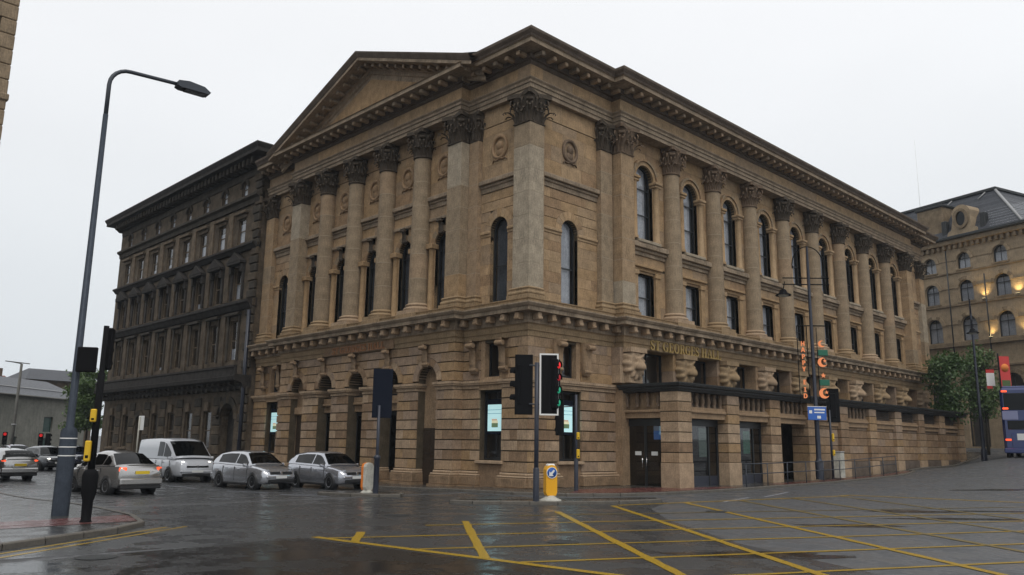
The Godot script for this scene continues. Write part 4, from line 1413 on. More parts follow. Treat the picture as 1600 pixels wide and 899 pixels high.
func hall_porch():
	var zf := 3.35
	var px := []
	for k in 10: px.append(6.45 + 4.05 * k)
	var g := 0.1
	# piers of stacked blocks
	for k in px.size():
		var x: float = px[k]
		var gy := gh(x, zf) * 1.0
		var hw := 0.52
		var pier := part(hall, "porch_pier", box_mesh(Vector3(x - hw + 0.03, gy - 0.4, zf - 0.95), Vector3(x + hw - 0.03, 4.3, zf - 0.03)), M.stone_joint)
		part(pier, "pier_plinth", rbox_mesh(Vector3(x - hw - 0.02, gy - 0.4, zf - 0.97), Vector3(x + hw + 0.02, 1.14, zf + 0.02), 0.015), M.rus2)
		var ys := [1.146, 1.59, 2.03, 2.47, 2.92, 3.36, 3.80, 4.25]
		for i in ys.size() - 1:
			part(pier, "pier_block", rbox_mesh(Vector3(x - hw, ys[i] + 0.020, zf - 0.95), Vector3(x + hw, ys[i + 1] - 0.020, zf), 0.012), rust_tones[rng.randi() % rust_tones.size()])
	# lintels, baluster panels and the dark lead cornice
	for k in px.size() - 1:
		var a: float = px[k] + 0.55
		var b: float = px[k + 1] - 0.55
		var st := mk()
		bx(st, Vector3(a, 3.10, zf - 0.75), Vector3(b, 3.34, zf - 0.12))
		rbox(st, Vector3(a, 3.345, zf - 0.75), Vector3(b, 3.46, zf - 0.04), 0.02)
		bx(st, Vector3(a, 3.465, zf - 0.75), Vector3(b, 3.60, zf - 0.12))
		part(hall, "porch_lintel", fin(st), M.rus1)
		part(hall, "porch_panel", box_mesh(Vector3(a, 3.605, zf - 0.75), Vector3(b, 4.24, zf - 0.40)), M.stone_sooty)
		if k < 5:
			for i in 6:
				var u := lerpf(a + 0.25, b - 0.25, i / 5.0)
				var bs := mk(true)
				lathe(bs, [[0.10, 3.61], [0.10, 3.66], [0.06, 3.70], [0.12, 3.86], [0.07, 4.08], [0.06, 4.14], [0.10, 4.17], [0.10, 4.235]], 10, Vector3(u, 0, zf - 0.24))
				part(hall, "baluster", fin(bs), M.stone_carved2)
	var cp := [[-0.9, 4.255], [0.04, 4.255], [0.08, 4.32], [0.14, 4.38], [0.14, 4.44], [0.24, 4.49], [0.28, 4.58], [0.28, 4.62], [-0.9, 4.65]]
	part(hall, "porch_cornice", sweep_mesh([Vector2(5.93, 0.2), Vector2(5.93, zf), Vector2(R_LEN - 4.0, zf), Vector2(R_LEN - 4.0, 0.2)], cp), M.lead)
	part(hall, "porch_roof", box_mesh(Vector3(6.2, 4.40, 0.3), Vector3(R_LEN - 4.3, 4.64, zf - 0.4)), M.lead)
	# west end with the entrance door
	var xl := 5.93
	var pw := mk()
	bx(pw, Vector3(xl + 0.10, 3.10, 0.1), Vector3(xl + 0.8, 3.34, zf - 0.96))
	rbox(pw, Vector3(xl + 0.02, 3.345, 0.1), Vector3(xl + 0.8, 3.46, zf - 0.96), 0.02)
	bx(pw, Vector3(xl + 0.40, 3.465, 0.1), Vector3(xl + 0.8, 4.24, zf - 0.96))
	part(hall, "porch_lintel", fin(pw), M.rus1)
	for i in 4:
		var bs := mk(true)
		lathe(bs, [[0.10, 3.61], [0.10, 3.66], [0.06, 3.70], [0.12, 3.86], [0.07, 4.08], [0.06, 4.14], [0.10, 4.17], [0.10, 4.235]], 10, Vector3(xl + 0.24, 0, lerpf(0.4, zf - 1.2, i / 3.0)))
		part(hall, "baluster", fin(bs), M.stone_carved2)
	var d := part(hall, "entrance_door", box_mesh(Vector3(xl + 0.34, 0.05, 0.1), Vector3(xl + 0.44, 3.08, 0.25)), M.frame)
	part(d, "door_frame", box_mesh(Vector3(xl + 0.34, 2.75, 0.25), Vector3(xl + 0.44, 3.08, zf - 0.96)), M.frame)
	for z in [0.25, 1.25, 2.24]:
		part(d, "door_stile", box_mesh(Vector3(xl + 0.35, 0.1, z), Vector3(xl + 0.43, 2.75, z + 0.12)), M.frame)
	part(d, "pane", box_mesh(Vector3(xl + 0.385, 0.1, 0.37), Vector3(xl + 0.395, 2.75, 2.3)), M.glass_tint)
	for z in [0.72, 1.62]:
		part(d, "door_notice", box_mesh(Vector3(xl + 0.375, 1.45, z), Vector3(xl + 0.383, 1.62, z + 0.34)), M.plate_white)
	for z in [1.17, 1.40]:
		part(d, "door_handle", tube_mesh([Vector3(xl + 0.30, 0.9, z), Vector3(xl + 0.30, 1.35, z)], 0.018, 0.018, 6), M.chrome)
	part(hall, "porch_floor", box_mesh(Vector3(6.0, -0.3, 0.4), Vector3(R_LEN - 5.0, 0.11, zf - 0.05)), M.paving)
	# glazed bays
	for k in 2:
		var a: float = px[k] + 0.54
		var b: float = px[k + 1] - 0.54
		var zz := zf - 0.60
		var fr := part(hall, "shop_window", box_mesh(Vector3(a, 2.78, zz - 0.06), Vector3(b, 3.09, zz + 0.06)), M.frame)
		part(fr, "mullion", box_mesh(Vector3(a, 0.1, zz - 0.05), Vector3(a + 0.10, 2.78, zz + 0.05)), M.frame)
		part(fr, "mullion", box_mesh(Vector3(b - 0.10, 0.1, zz - 0.05), Vector3(b, 2.78, zz + 0.05)), M.frame)
		part(fr, "mullion", box_mesh(Vector3(b - 0.85, 0.1, zz - 0.05), Vector3(b - 0.77, 2.78, zz + 0.05)), M.frame)
		part(fr, "stall_riser", box_mesh(Vector3(a + 0.1, 0.1, zz - 0.04), Vector3(b - 0.1, 0.55, zz + 0.03)), M.pole_navy)
		part(fr, "pane", box_mesh(Vector3(a + 0.1, 0.55, zz - 0.006), Vector3(b - 0.1, 2.78, zz + 0.006)), M.glass_tint)
	# inner walls closing the lobby behind the glass
	part(hall, "lobby_wall", box_mesh(Vector3(px[2] - 0.5, 0.1, 0.45), Vector3(px[2] - 0.38, 4.3, zf - 0.96)), M.dark_room)
	part(hall, "lobby_ceiling", box_mesh(Vector3(6.4, 4.27, 0.45), Vector3(px[2] - 0.5, 4.38, zf - 0.76)), M.dark_room)
	# open passage, then solid walling with louvre panels above a dark battered base
	for k in range(3, px.size() - 1):
		var a: float = px[k] + 0.53
		var b: float = px[k + 1] - 0.53
		var gy := gh(a, zf)
		courses(hall, "porch_wall_stone", FR, a, b, [1.146, 1.59, 2.03, 2.47, 2.92, 3.09], zf - 0.7, zf - 0.22, [], [M.rus1, M.rus3, M.rus5, M.ash3], 1.6, 0.03, 0.006)
		part(hall, "porch_plinth", rbox_mesh(Vector3(a, gy - 0.4, zf - 0.7), Vector3(b, 1.13, zf - 0.12), 0.02), M.stone_sooty)
		part(hall, "louvre_panel", box_mesh(Vector3(a + 0.1, 3.62, zf - 0.42), Vector3(b - 0.1, 4.2, zf - 0.37)), M.lead)
		for i in 5:
			part(hall, "louvre", box_mesh(Vector3(a + 0.12, 3.66 + i * 0.105, zf - 0.37), Vector3(b - 0.12, 3.70 + i * 0.105, zf - 0.30)), M.stone_sooty)

func text_mesh(t: String, size: float, depth: float, font := "Droid Serif") -> TextMesh:
	var tm := TextMesh.new()
	var f := SystemFont.new()
	f.font_names = PackedStringArray([font])
	f.font_weight = 700
	tm.font = f
	tm.text = t
	tm.font_size = 64
	tm.pixel_size = size / 64.0
	tm.depth = depth
	return tm

func hall_lettering():
	var t := part(hall, "lettering", text_mesh("ST GEORGES HALL", 0.66, 0.05), M.gold, FR * Transform3D(Basis.from_scale(Vector3(1.0, 1.0, 1.0)), Vector3(10.9, 6.64, 0.625)))
	t.set_meta("label", "gold capital letters on the stone frieze above the porch")
	var bd := part(hall, "sign_board", box_mesh(Vector3(-14.9, 6.40, 0.60), Vector3(-8.6, 6.84, 0.63)), M.rus3, FL)
	bd.set_meta("label", "reddish brown name board with faded gilt capital letters")
	part(bd, "lettering", text_mesh("ST GEORGES HALL", 0.50, 0.04), M.rust_gold, Transform3D(Basis.IDENTITY, Vector3(-11.75, 6.62, 0.645)))

# ---------------------------------------------------------------- the blackened warehouse next door
func build_warehouse():
	var wh := thing("stone_warehouse", "soot-blackened stone warehouse with heavy cornice and rows of tall windows beside the hall", "building")
	var w := 0.40
	var zr := -24.0
	var zl := -49.3
	var F := FL
	var cs := []
	for i in 8: cs.append(-26.5 - 2.98 * i)
	var cuts := [zl]
	for i in range(7, -1, -1): cuts.append(cs[i])
	cuts.append(zr)
	var holes := []
	for i in 8:
		holes.append(arch_shape(cs[i], 17.95, 18.62, 0.42, 8))
		holes.append(rect(cs[i] - 0.52, 14.75, cs[i] + 0.52, 16.45))
		holes.append(rect(cs[i] - 0.55, 10.95, cs[i] + 0.55, 13.10))
		holes.append(rect(cs[i] - 0.58, 6.95, cs[i] + 0.58, 9.55))
		if i == 0: holes.append(arch_shape(cs[i], -2.0, 3.2, 1.0, 12))
		elif i == 5: holes.append(arch_shape(cs[i], -2.0, 2.9, 0.75, 12))
		else: holes.append(rect(cs[i] - 0.62, 1.25, cs[i] + 0.62, 3.75))
	backing(wh, "wall", F, cuts, -0.7, 20.2, -0.6, w, holes, M.black_wall)
	part(wh, "interior", box_mesh(Vector3(1.0, -0.5, zl + 0.3), Vector3(14, 20.0, zr - 0.3)), M.dark_room)
	part(wh, "end_wall", box_mesh(Vector3(-0.38, -0.7, zl - 0.3), Vector3(14.3, 20.2, zl)), M.black_wall)
	part(wh, "end_wall", box_mesh(Vector3(0.7, -0.7, zr - 0.25), Vector3(14.3, 20.2, zr + 0.0)), M.black_wall)
	for i in 8:
		var c: float = cs[i]
		wh_window(wh, F, c, 17.95, 0.84, 18.62, w - 0.14, true, 0.9 if i != 3 else 0.6)
		wh_window(wh, F, c, 14.75, 1.04, 16.45, w - 0.14, false, [0.8, 0.7, 0.45, 0.3, 0.2, 0.2, 0.1, 0.1][i])
		wh_window(wh, F, c, 10.95, 1.10, 13.10, w - 0.18, false, [0.5, 0.0, 0.2, 0.0, 0.0, 0.0, 0.0, 0.0][i])
		wh_window(wh, F, c, 6.95, 1.16, 9.55, w - 0.18, false, [0.3, 0.0, 0.0, 0.0, 0.1, 0.0, 0.0, 0.0][i])
		# surrounds, hoods and pediments
		arch_ring(F, c, 18.62, 0.43, 0.62, w - 0.2, w + 0.07, 5, "voussoir", [M.black_trim], wh)
		var st := mk()
		rbox(st, Vector3(c - 0.85, 16.72, w - 0.1), Vector3(c + 0.85, 16.92, w + 0.28), 0.03)
		bx(st, Vector3(c - 0.72, 16.48, w - 0.1), Vector3(c + 0.72, 16.718, w + 0.08))
		part(wh, "hood_mould", fin(st), M.black_light, F)
		var pd := mk()
		rbox(pd, Vector3(c - 1.0, 13.25, w - 0.1), Vector3(c + 1.0, 13.42, w + 0.42), 0.03)
		extr(pd, PackedVector2Array([Vector2(c - 1.02, 13.424), Vector2(c + 1.02, 13.424), Vector2(c, 14.06)]), w - 0.1, w + 0.44)
		for s in [-1.0, 1.0]:
			bx(pd, Vector3(c + s * 0.78 - 0.12, 10.95, w - 0.1), Vector3(c + s * 0.78 + 0.12, 12.7, w + 0.12))
			bx(pd, Vector3(c + s * 0.78 - 0.14, 12.705, w - 0.1), Vector3(c + s * 0.78 + 0.14, 13.247, w + 0.26))
		part(wh, "window_pediment", fin(pd), M.black_dark, F)
		var hd := mk()
		rbox(hd, Vector3(c - 0.92, 9.85, w - 0.1), Vector3(c + 0.92, 10.04, w + 0.30), 0.03)
		for s in [-1.0, 1.0]: bx(hd, Vector3(c + s * 0.74 - 0.10, 6.95, w - 0.1), Vector3(c + s * 0.74 + 0.10, 9.848, w + 0.10))
		part(wh, "hood_mould", fin(hd), M.black_trim, F)
		if i == 0 or i == 5:
			part(wh, "door", box_mesh(Vector3(c - 1.0, -0.5, w - 0.62), Vector3(c + 1.0, 4.2, w - 0.55)), M.black_dark, F)
			arch_ring(F, c, 3.2 if i == 0 else 2.9, 1.01 if i == 0 else 0.76, 1.45 if i == 0 else 1.15, w - 0.2, w + 0.09, 9, "voussoir", [M.black_wall, M.black_trim], wh)
		else:
			wh_window(wh, F, c, 1.25, 1.24, 3.75, w - 0.18, false, 0.0)
			part(wh, "window_sill", rbox_mesh(Vector3(c - 0.75, 1.08, w - 0.2), Vector3(c + 0.75, 1.24, w + 0.15), 0.02), M.black_light, F)
			part(wh, "lintel_block", rbox_mesh(Vector3(c - 0.28, 3.78, w - 0.1), Vector3(c + 0.28, 4.35, w + 0.16), 0.03), M.black_light, F)
		# strips of wall between the bays, proud of the face
		if i < 7:
			var m: float = (c + cs[i + 1]) * 0.5
			part(wh, "pilaster_strip", rbox_mesh(Vector3(m - 0.30, 14.50, w - 0.1), Vector3(m + 0.30, 17.1, w + 0.12), 0.02), M.black_light, F)
			part(wh, "pilaster_strip", rbox_mesh(Vector3(m - 0.30, 10.86, w - 0.1), Vector3(m + 0.30, 13.9, w + 0.12), 0.02), M.black_wall, F)
			part(wh, "pilaster_strip", rbox_mesh(Vector3(m - 0.32, 6.5, w - 0.1), Vector3(m + 0.32, 9.9, w + 0.12), 0.02), M.black_wall, F)
			for k in 7:
				part(wh, "rusticated_block", rbox_mesh(Vector3(m - 0.52, 0.35 + k * 0.62, w - 0.1), Vector3(m + 0.52, 0.93 + k * 0.62, w + 0.09), 0.04), M.black_wall if k % 2 else M.black_trim, F)
	# string courses, balcony, main cornice
	var P := [Vector2(-w, zl), Vector2(-w, zr)]
	part(wh, "string_course", sweep_mesh(P, [[-0.2, 17.2], [0.14, 17.2], [0.18, 17.5], [0.38, 17.62], [0.38, 17.78], [0.1, 17.92], [-0.2, 17.92]]), M.black_trim)
	part(wh, "string_course", sweep_mesh(P, [[-0.2, 14.08], [0.16, 14.08], [0.30, 14.26], [0.42, 14.34], [0.42, 14.46], [-0.2, 14.52]]), M.black_dark)
	part(wh, "string_course", sweep_mesh(P, [[-0.2, 10.16], [0.20, 10.16], [0.36, 10.44], [0.48, 10.54], [0.48, 10.70], [-0.2, 10.84]]), M.black_dark)
	part(wh, "balcony", sweep_mesh(P, [[-0.2, 5.05], [0.25, 5.05], [0.45, 5.40], [1.0, 5.55], [1.05, 5.78], [0.95, 5.82], [0.95, 6.30], [1.02, 6.34], [1.02, 6.46], [0.78, 6.48], [0.78, 5.90], [-0.2, 5.90]]), M.black_dark)
	for i in 32:
		part(wh, "balcony_bracket", console_mesh(0.26, 0.50, 0.62), M.black_trim, F * Transform3D(Basis.IDENTITY, Vector3(lerpf(zl + 0.4, zr - 0.4, i / 31.0), 4.98, w + 0.02)))
	part(wh, "frieze", sweep_mesh(P, [[-0.2, 19.15], [0.08, 19.15], [0.12, 19.35], [0.12, 19.60], [-0.2, 19.60]]), M.black_trim)
	part(wh, "main_cornice", sweep_mesh([Vector2(10, zl - 0.3), Vector2(-w, zl - 0.3), Vector2(-w, zr), Vector2(8, zr)], [[-0.2, 19.61], [0.22, 19.61], [0.55, 20.05], [1.05, 20.16], [1.05, 20.38], [1.18, 20.62], [1.18, 20.72], [-0.2, 20.95]]), M.black_dark)
	for i in 44:
		part(wh, "cornice_bracket", rbox_mesh(Vector3(-0.12, 0, 0), Vector3(0.12, 0.46, 0.70), 0.04), M.black_trim, F * Transform3D(Basis.IDENTITY, Vector3(lerpf(zl + 0.3, zr - 0.3, i / 43.0), 19.63, w + 0.10)))
	part(wh, "roof", box_mesh(Vector3(0.0, 20.70, zl), Vector3(14, 20.9, zr - 0.1)), M.slate2)
	# quoins at the corner by the hall
	for i in 34:
		var y := 0.2 + i * 0.56
		if y > 18.9: break
		if y > 4.7 and y < 6.2: continue
		part(wh, "quoin", rbox_mesh(Vector3(zr - (0.95 if i % 2 else 0.70), y, w - 0.1), Vector3(zr + 0.06, y + 0.50, w + 0.13), 0.05), M.black_trim if i % 3 else M.black_wall, F)
	part(wh, "drainpipe", tube_mesh([Vector3(-w - 0.22, -0.1, zr - 0.15), Vector3(-w - 0.22, 10.0, zr - 0.15)], 0.11, 0.11, 10), M.pole_navy)

func wh_window(b: Node, F: Transform3D, c: float, y0: float, w: float, top: float, wp: float, arched: bool, blind: float):
	var r := w * 0.5
	var t := 0.07
	var st := mk()
	var outer := arch_shape(c, y0, top, r, 8) if arched else rect(c - r, y0, c + r, top)
	var inner := arch_shape(c, y0 + t, top, r - t, 8) if arched else rect(c - r + t, y0 + t, c + r - t, top - t)
	ring_between(st, outer, inner, wp - 0.06, wp + 0.05)
	var win := part(b, "window", fin(st), M.black_light, F)
	var gm := mk()
	extr(gm, inner, wp - 0.012, wp)
	part(win, "pane", fin(gm), M.glass)
	var crown := top + (r if arched else 0.0)
	part(win, "glazing_bar", box_mesh(Vector3(c - r + t, (y0 + crown) * 0.5 - 0.03, wp + 0.001), Vector3(c + r - t, (y0 + crown) * 0.5 + 0.03, wp + 0.04)), M.black_light)
	if blind > 0.0:
		part(win, "blind", box_mesh(Vector3(c - r, y0, wp - 0.05), Vector3(c + r, y0 + (crown - y0) * blind, wp - 0.03)), M.blind)

# ---------------------------------------------------------------- the hotel at the top of the side street
func build_hotel():
	var n := Vector3(-0.957, 0, -0.29).normalized()
	var u := Vector3.UP.cross(n)
	var F := Transform3D(Basis(u, Vector3.UP, n), Vector3(58, 0, -1.4))
	var ho := thing("hotel_building", "buff stone hotel with slate mansard roof, oval dormer and uplit round-headed windows", "building")
	var cs := []
	for i in 8: cs.append(-8.4 + 3.42 * i)
	var holes := []
	for i in 8:
		holes.append(arch_shape(cs[i], 18.5, 19.36, 0.64, 10))
		holes.append(arch_shape(cs[i], 15.42, 16.70, 0.70, 10))
		holes.append(arch_shape(cs[i], 11.75, 13.30, 0.74, 10))
		holes.append(arch_shape(cs[i], 2.2, 7.6, 0.95, 10))
	var cuts := [-14.0]
	cuts.append_array(cs)
	cuts.append(20.0)
	backing(ho, "wall", F, cuts, 0.0, 20.9, -0.7, 0.0, holes, M.hotel)
	part(ho, "interior", box_mesh(Vector3(-14, 0, -12), Vector3(20, 20.8, -1.2)), M.dark_room, F)
	for i in range(1, 7):
		var c: float = cs[i]
		for q in [[18.5, 19.36, 0.64, 0.9], [15.42, 16.70, 0.70, 0.85], [11.75, 13.30, 0.74, 0.8]]:
			var win := window(ho, F, c, q[0], q[2] * 2.0, q[1], -0.25, true, [0.62], 0.0, true)
			part(win, "blind", box_mesh(Vector3(c - q[2], q[0] + 0.05, -0.34), Vector3(c + q[2], lerpf(q[0], q[1] + q[2] * 0.7, 0.75 if q[0] > 18.0 else 0.95), -0.32)), M.blind)
			arch_ring(F, c, q[1], q[2] + 0.02, q[2] + 0.34, -0.1, 0.10, 7, "voussoir", [M.hotel, M.hotel_trim, M.hotel], ho)
			part(ho, "window_sill", rbox_mesh(Vector3(c - q[2] - 0.15, q[0] - 0.16, -0.1), Vector3(c + q[2] + 0.15, q[0] - 0.002, 0.16), 0.02), M.hotel_trim, F)
		window(ho, F, c, 2.2, 1.9, 7.6, -0.3, true, [0.5], 0.0, true)
		arch_ring(F, c, 7.6, 0.97, 1.4, -0.1, 0.14, 9, "voussoir", [M.hotel_trim], ho)
	for s in [[18.15, 0.12, 0.16], [19.36, 0.05, 0.10], [15.05, 0.14, 0.20], [16.72, 0.05, 0.10], [13.32, 0.05, 0.10], [11.25, 0.34, 0.42], [9.2, 0.18, 0.2]]:
		for i in cs.size() + 1:
			var a: float = -14.0 if i == 0 else cs[i - 1] + 0.95
			var b: float = 20.0 if i == cs.size() else cs[i] - 0.95
			if s[1] > 0.06:
				if i > 0: break
				b = 20.0
			part(ho, "string_course", rbox_mesh(Vector3(a, s[0], -0.1), Vector3(b, s[0] + s[2], s[1]), 0.02), M.hotel_trim, F)
	part(ho, "eaves_cornice", rbox_mesh(Vector3(-14, 20.9, -0.7), Vector3(20, 21.35, 0.45), 0.05), M.hotel_trim, F)
	part(ho, "gutter", rbox_mesh(Vector3(-14, 21.36, -0.5), Vector3(20, 21.62, 0.70), 0.04), M.lead, F)
	for i in 60:
		part(ho, "eaves_bracket", box_mesh(Vector3(-0.12, 20.5, 0.0), Vector3(0.12, 20.898, 0.32)), M.hotel_trim, F * Transform3D(Basis.IDENTITY, Vector3(-13.8 + i * 0.56, 0, 0)))
	# mansard in slate courses; its hip stands at the right
	var roof := part(ho, "roof", box_mesh(Vector3(-14, 21.4, -9), Vector3(7.4, 21.55, 0.2)), M.slate2, F)
	var rows := 15
	for i in rows:
		var t0 := float(i) / rows
		var t1 := float(i + 1) / rows
		var st := mk()
		var x0 := lerpf(7.7, 3.7, t0)
		var x1 := lerpf(7.7, 3.7, t1)
		var z0 := lerpf(0.25, -2.9, t0) + 0.018
		var z1 := lerpf(0.25, -2.9, t1)
		var y0 := lerpf(21.62, 26.1, t0)
		var y1 := lerpf(21.62, 26.1, t1)
		quad(st, Vector3(-14, y0, z0), Vector3(-14, y1, z1), Vector3(x1, y1, z1), Vector3(x0 + 0.018, y0, z0))
		quad(st, Vector3(x0 + 0.018, y0, z0), Vector3(x1, y1, z1), Vector3(x1, y1, -9), Vector3(x0 + 0.018, y0, -9))
		part(roof, "slate_course", fin(st), M.slate if i % 3 else M.slate2)
	part(roof, "ridge", rbox_mesh(Vector3(-14, 26.05, -9), Vector3(3.9, 26.35, -2.7), 0.05), M.lead)
	part(roof, "hip_flashing", tube_mesh([Vector3(7.7, 21.7, 0.3), Vector3(3.75, 26.1, -2.85)], 0.12, 0.12, 6), M.frame_grey)
	for x in [-1.0, 2.4]:
		part(roof, "roof_flashing", tube_mesh([Vector3(x, 25.4, -2.3), Vector3(x + 0.5, 26.1, -2.8)], 0.06, 0.06, 5), M.frame_grey)
	part(roof, "lower_roof", box_mesh(Vector3(7.9, 21.6, -8), Vector3(20, 23.9, -3.0)), M.slate2)
	part(ho, "chimney_stack", rbox_mesh(Vector3(-2.7, 21.6, -2.4), Vector3(0.0, 25.0, -0.3), 0.04), M.hotel_trim, F)
	part(ho, "chimney_cap", rbox_mesh(Vector3(-2.85, 25.0, -2.5), Vector3(0.15, 25.22, -0.15), 0.04), M.lead, F)
	# dormer with an oval window
	var dp := PackedVector2Array([Vector2(0.5, 21.6), Vector2(3.7, 21.6), Vector2(3.5, 22.1), Vector2(3.15, 22.3), Vector2(2.95, 23.3)])
	for i in 9:
		var a := PI * 0.1 + PI * 0.8 * i / 8.0
		dp.append(Vector2(2.1 + 0.95 * cos(a), 23.6 + 0.95 * sin(a)))
	dp.append_array(PackedVector2Array([Vector2(1.25, 23.3), Vector2(1.05, 22.3), Vector2(0.7, 22.1)]))
	var ds := mk()
	extr(ds, dp, -2.2, 0.15)
	var dm := part(ho, "dormer", fin(ds), M.hotel, F)
	var ov := mk()
	var o1 := PackedVector2Array()
	var o2 := PackedVector2Array()
	var o3 := PackedVector2Array()
	for i in 20:
		var a := TAU * i / 20.0
		o1.append(Vector2(2.1 + 0.75 * cos(a), 23.2 + 0.98 * sin(a)))
		o2.append(Vector2(2.1 + 0.48 * cos(a), 23.2 + 0.70 * sin(a)))
		o3.append(Vector2(2.1 + 0.47 * cos(a), 23.2 + 0.69 * sin(a)))
	ring_between(ov, o1, o2, 0.15, 0.32)
	part(dm, "oval_surround", fin(ov), M.hotel_trim)
	var og := mk()
	extr(og, o3, 0.155, 0.17)
	part(dm, "oval_pane", fin(og), M.car_glass)
	for x in [0.2, 4.0]:
		part(dm, "dormer_finial", rbox_mesh(Vector3(x - 0.25, 21.7, -0.6), Vector3(x + 0.25, 23.4, 0.0), 0.06), M.lead)
	for x in [0.35, 3.85]:
		part(ho, "downpipe", tube_mesh([F * Vector3(x, 9.4, 0.30), F * Vector3(x, 20.4 if x < 1.0 else 17.6, 0.30)], 0.06, 0.06, 8), M.frame)
	# uplighters on the sill courses
	for q in [[3.62, 15.26, "upper hotel sill course close to the dark downpipe"], [6.65, 15.26, "upper hotel sill course farther from the dark downpipe"], [3.9, 11.72, "lower hotel sill course close to the dark downpipe"], [7.0, 11.72, "lower hotel sill course farther from the dark downpipe"]]:
		var lamp := thing("uplighter", "small glowing uplighter on the " + q[2], "lamp", "uplighters on the hotel front")
		lamp.transform = F * Transform3D(Basis.IDENTITY, Vector3(q[0], q[1], 0.26))
		part(lamp, "housing", rbox_mesh(Vector3(-0.16, 0, -0.1), Vector3(0.16, 0.10, 0.12), 0.02), M.frame)
		part(lamp, "lens", box_mesh(Vector3(-0.13, 0.101, -0.08), Vector3(0.13, 0.115, 0.10)), glow(lin(1.0, .80, .42), 2.0))
		var sp := SpotLight3D.new()
		sp.name = "uplight"
		sp.light_color = Color(1.0, 0.86, 0.58)
		sp.light_energy = 6.0
		sp.spot_angle = 58.0
		sp.spot_range = 9.0
		sp.spot_attenuation = 2.0
		sp.light_size = 0.1
		sp.shadow_enabled = true
		lamp.add_child(sp)
		sp.position = Vector3(0, 0.16, 0.02)
		sp.rotation = Vector3(deg_to_rad(90), 0, 0)
	var fp := at_depth(1436, 300, 92)
	one("flagpole", tube_mesh([fp - Vector3(0, 5, 0), fp + Vector3(0, 6.2, 0)], 0.022, 0.015, 6), M.white_paint, "thin bare mast rising behind the hall roof and hotel", "mast")

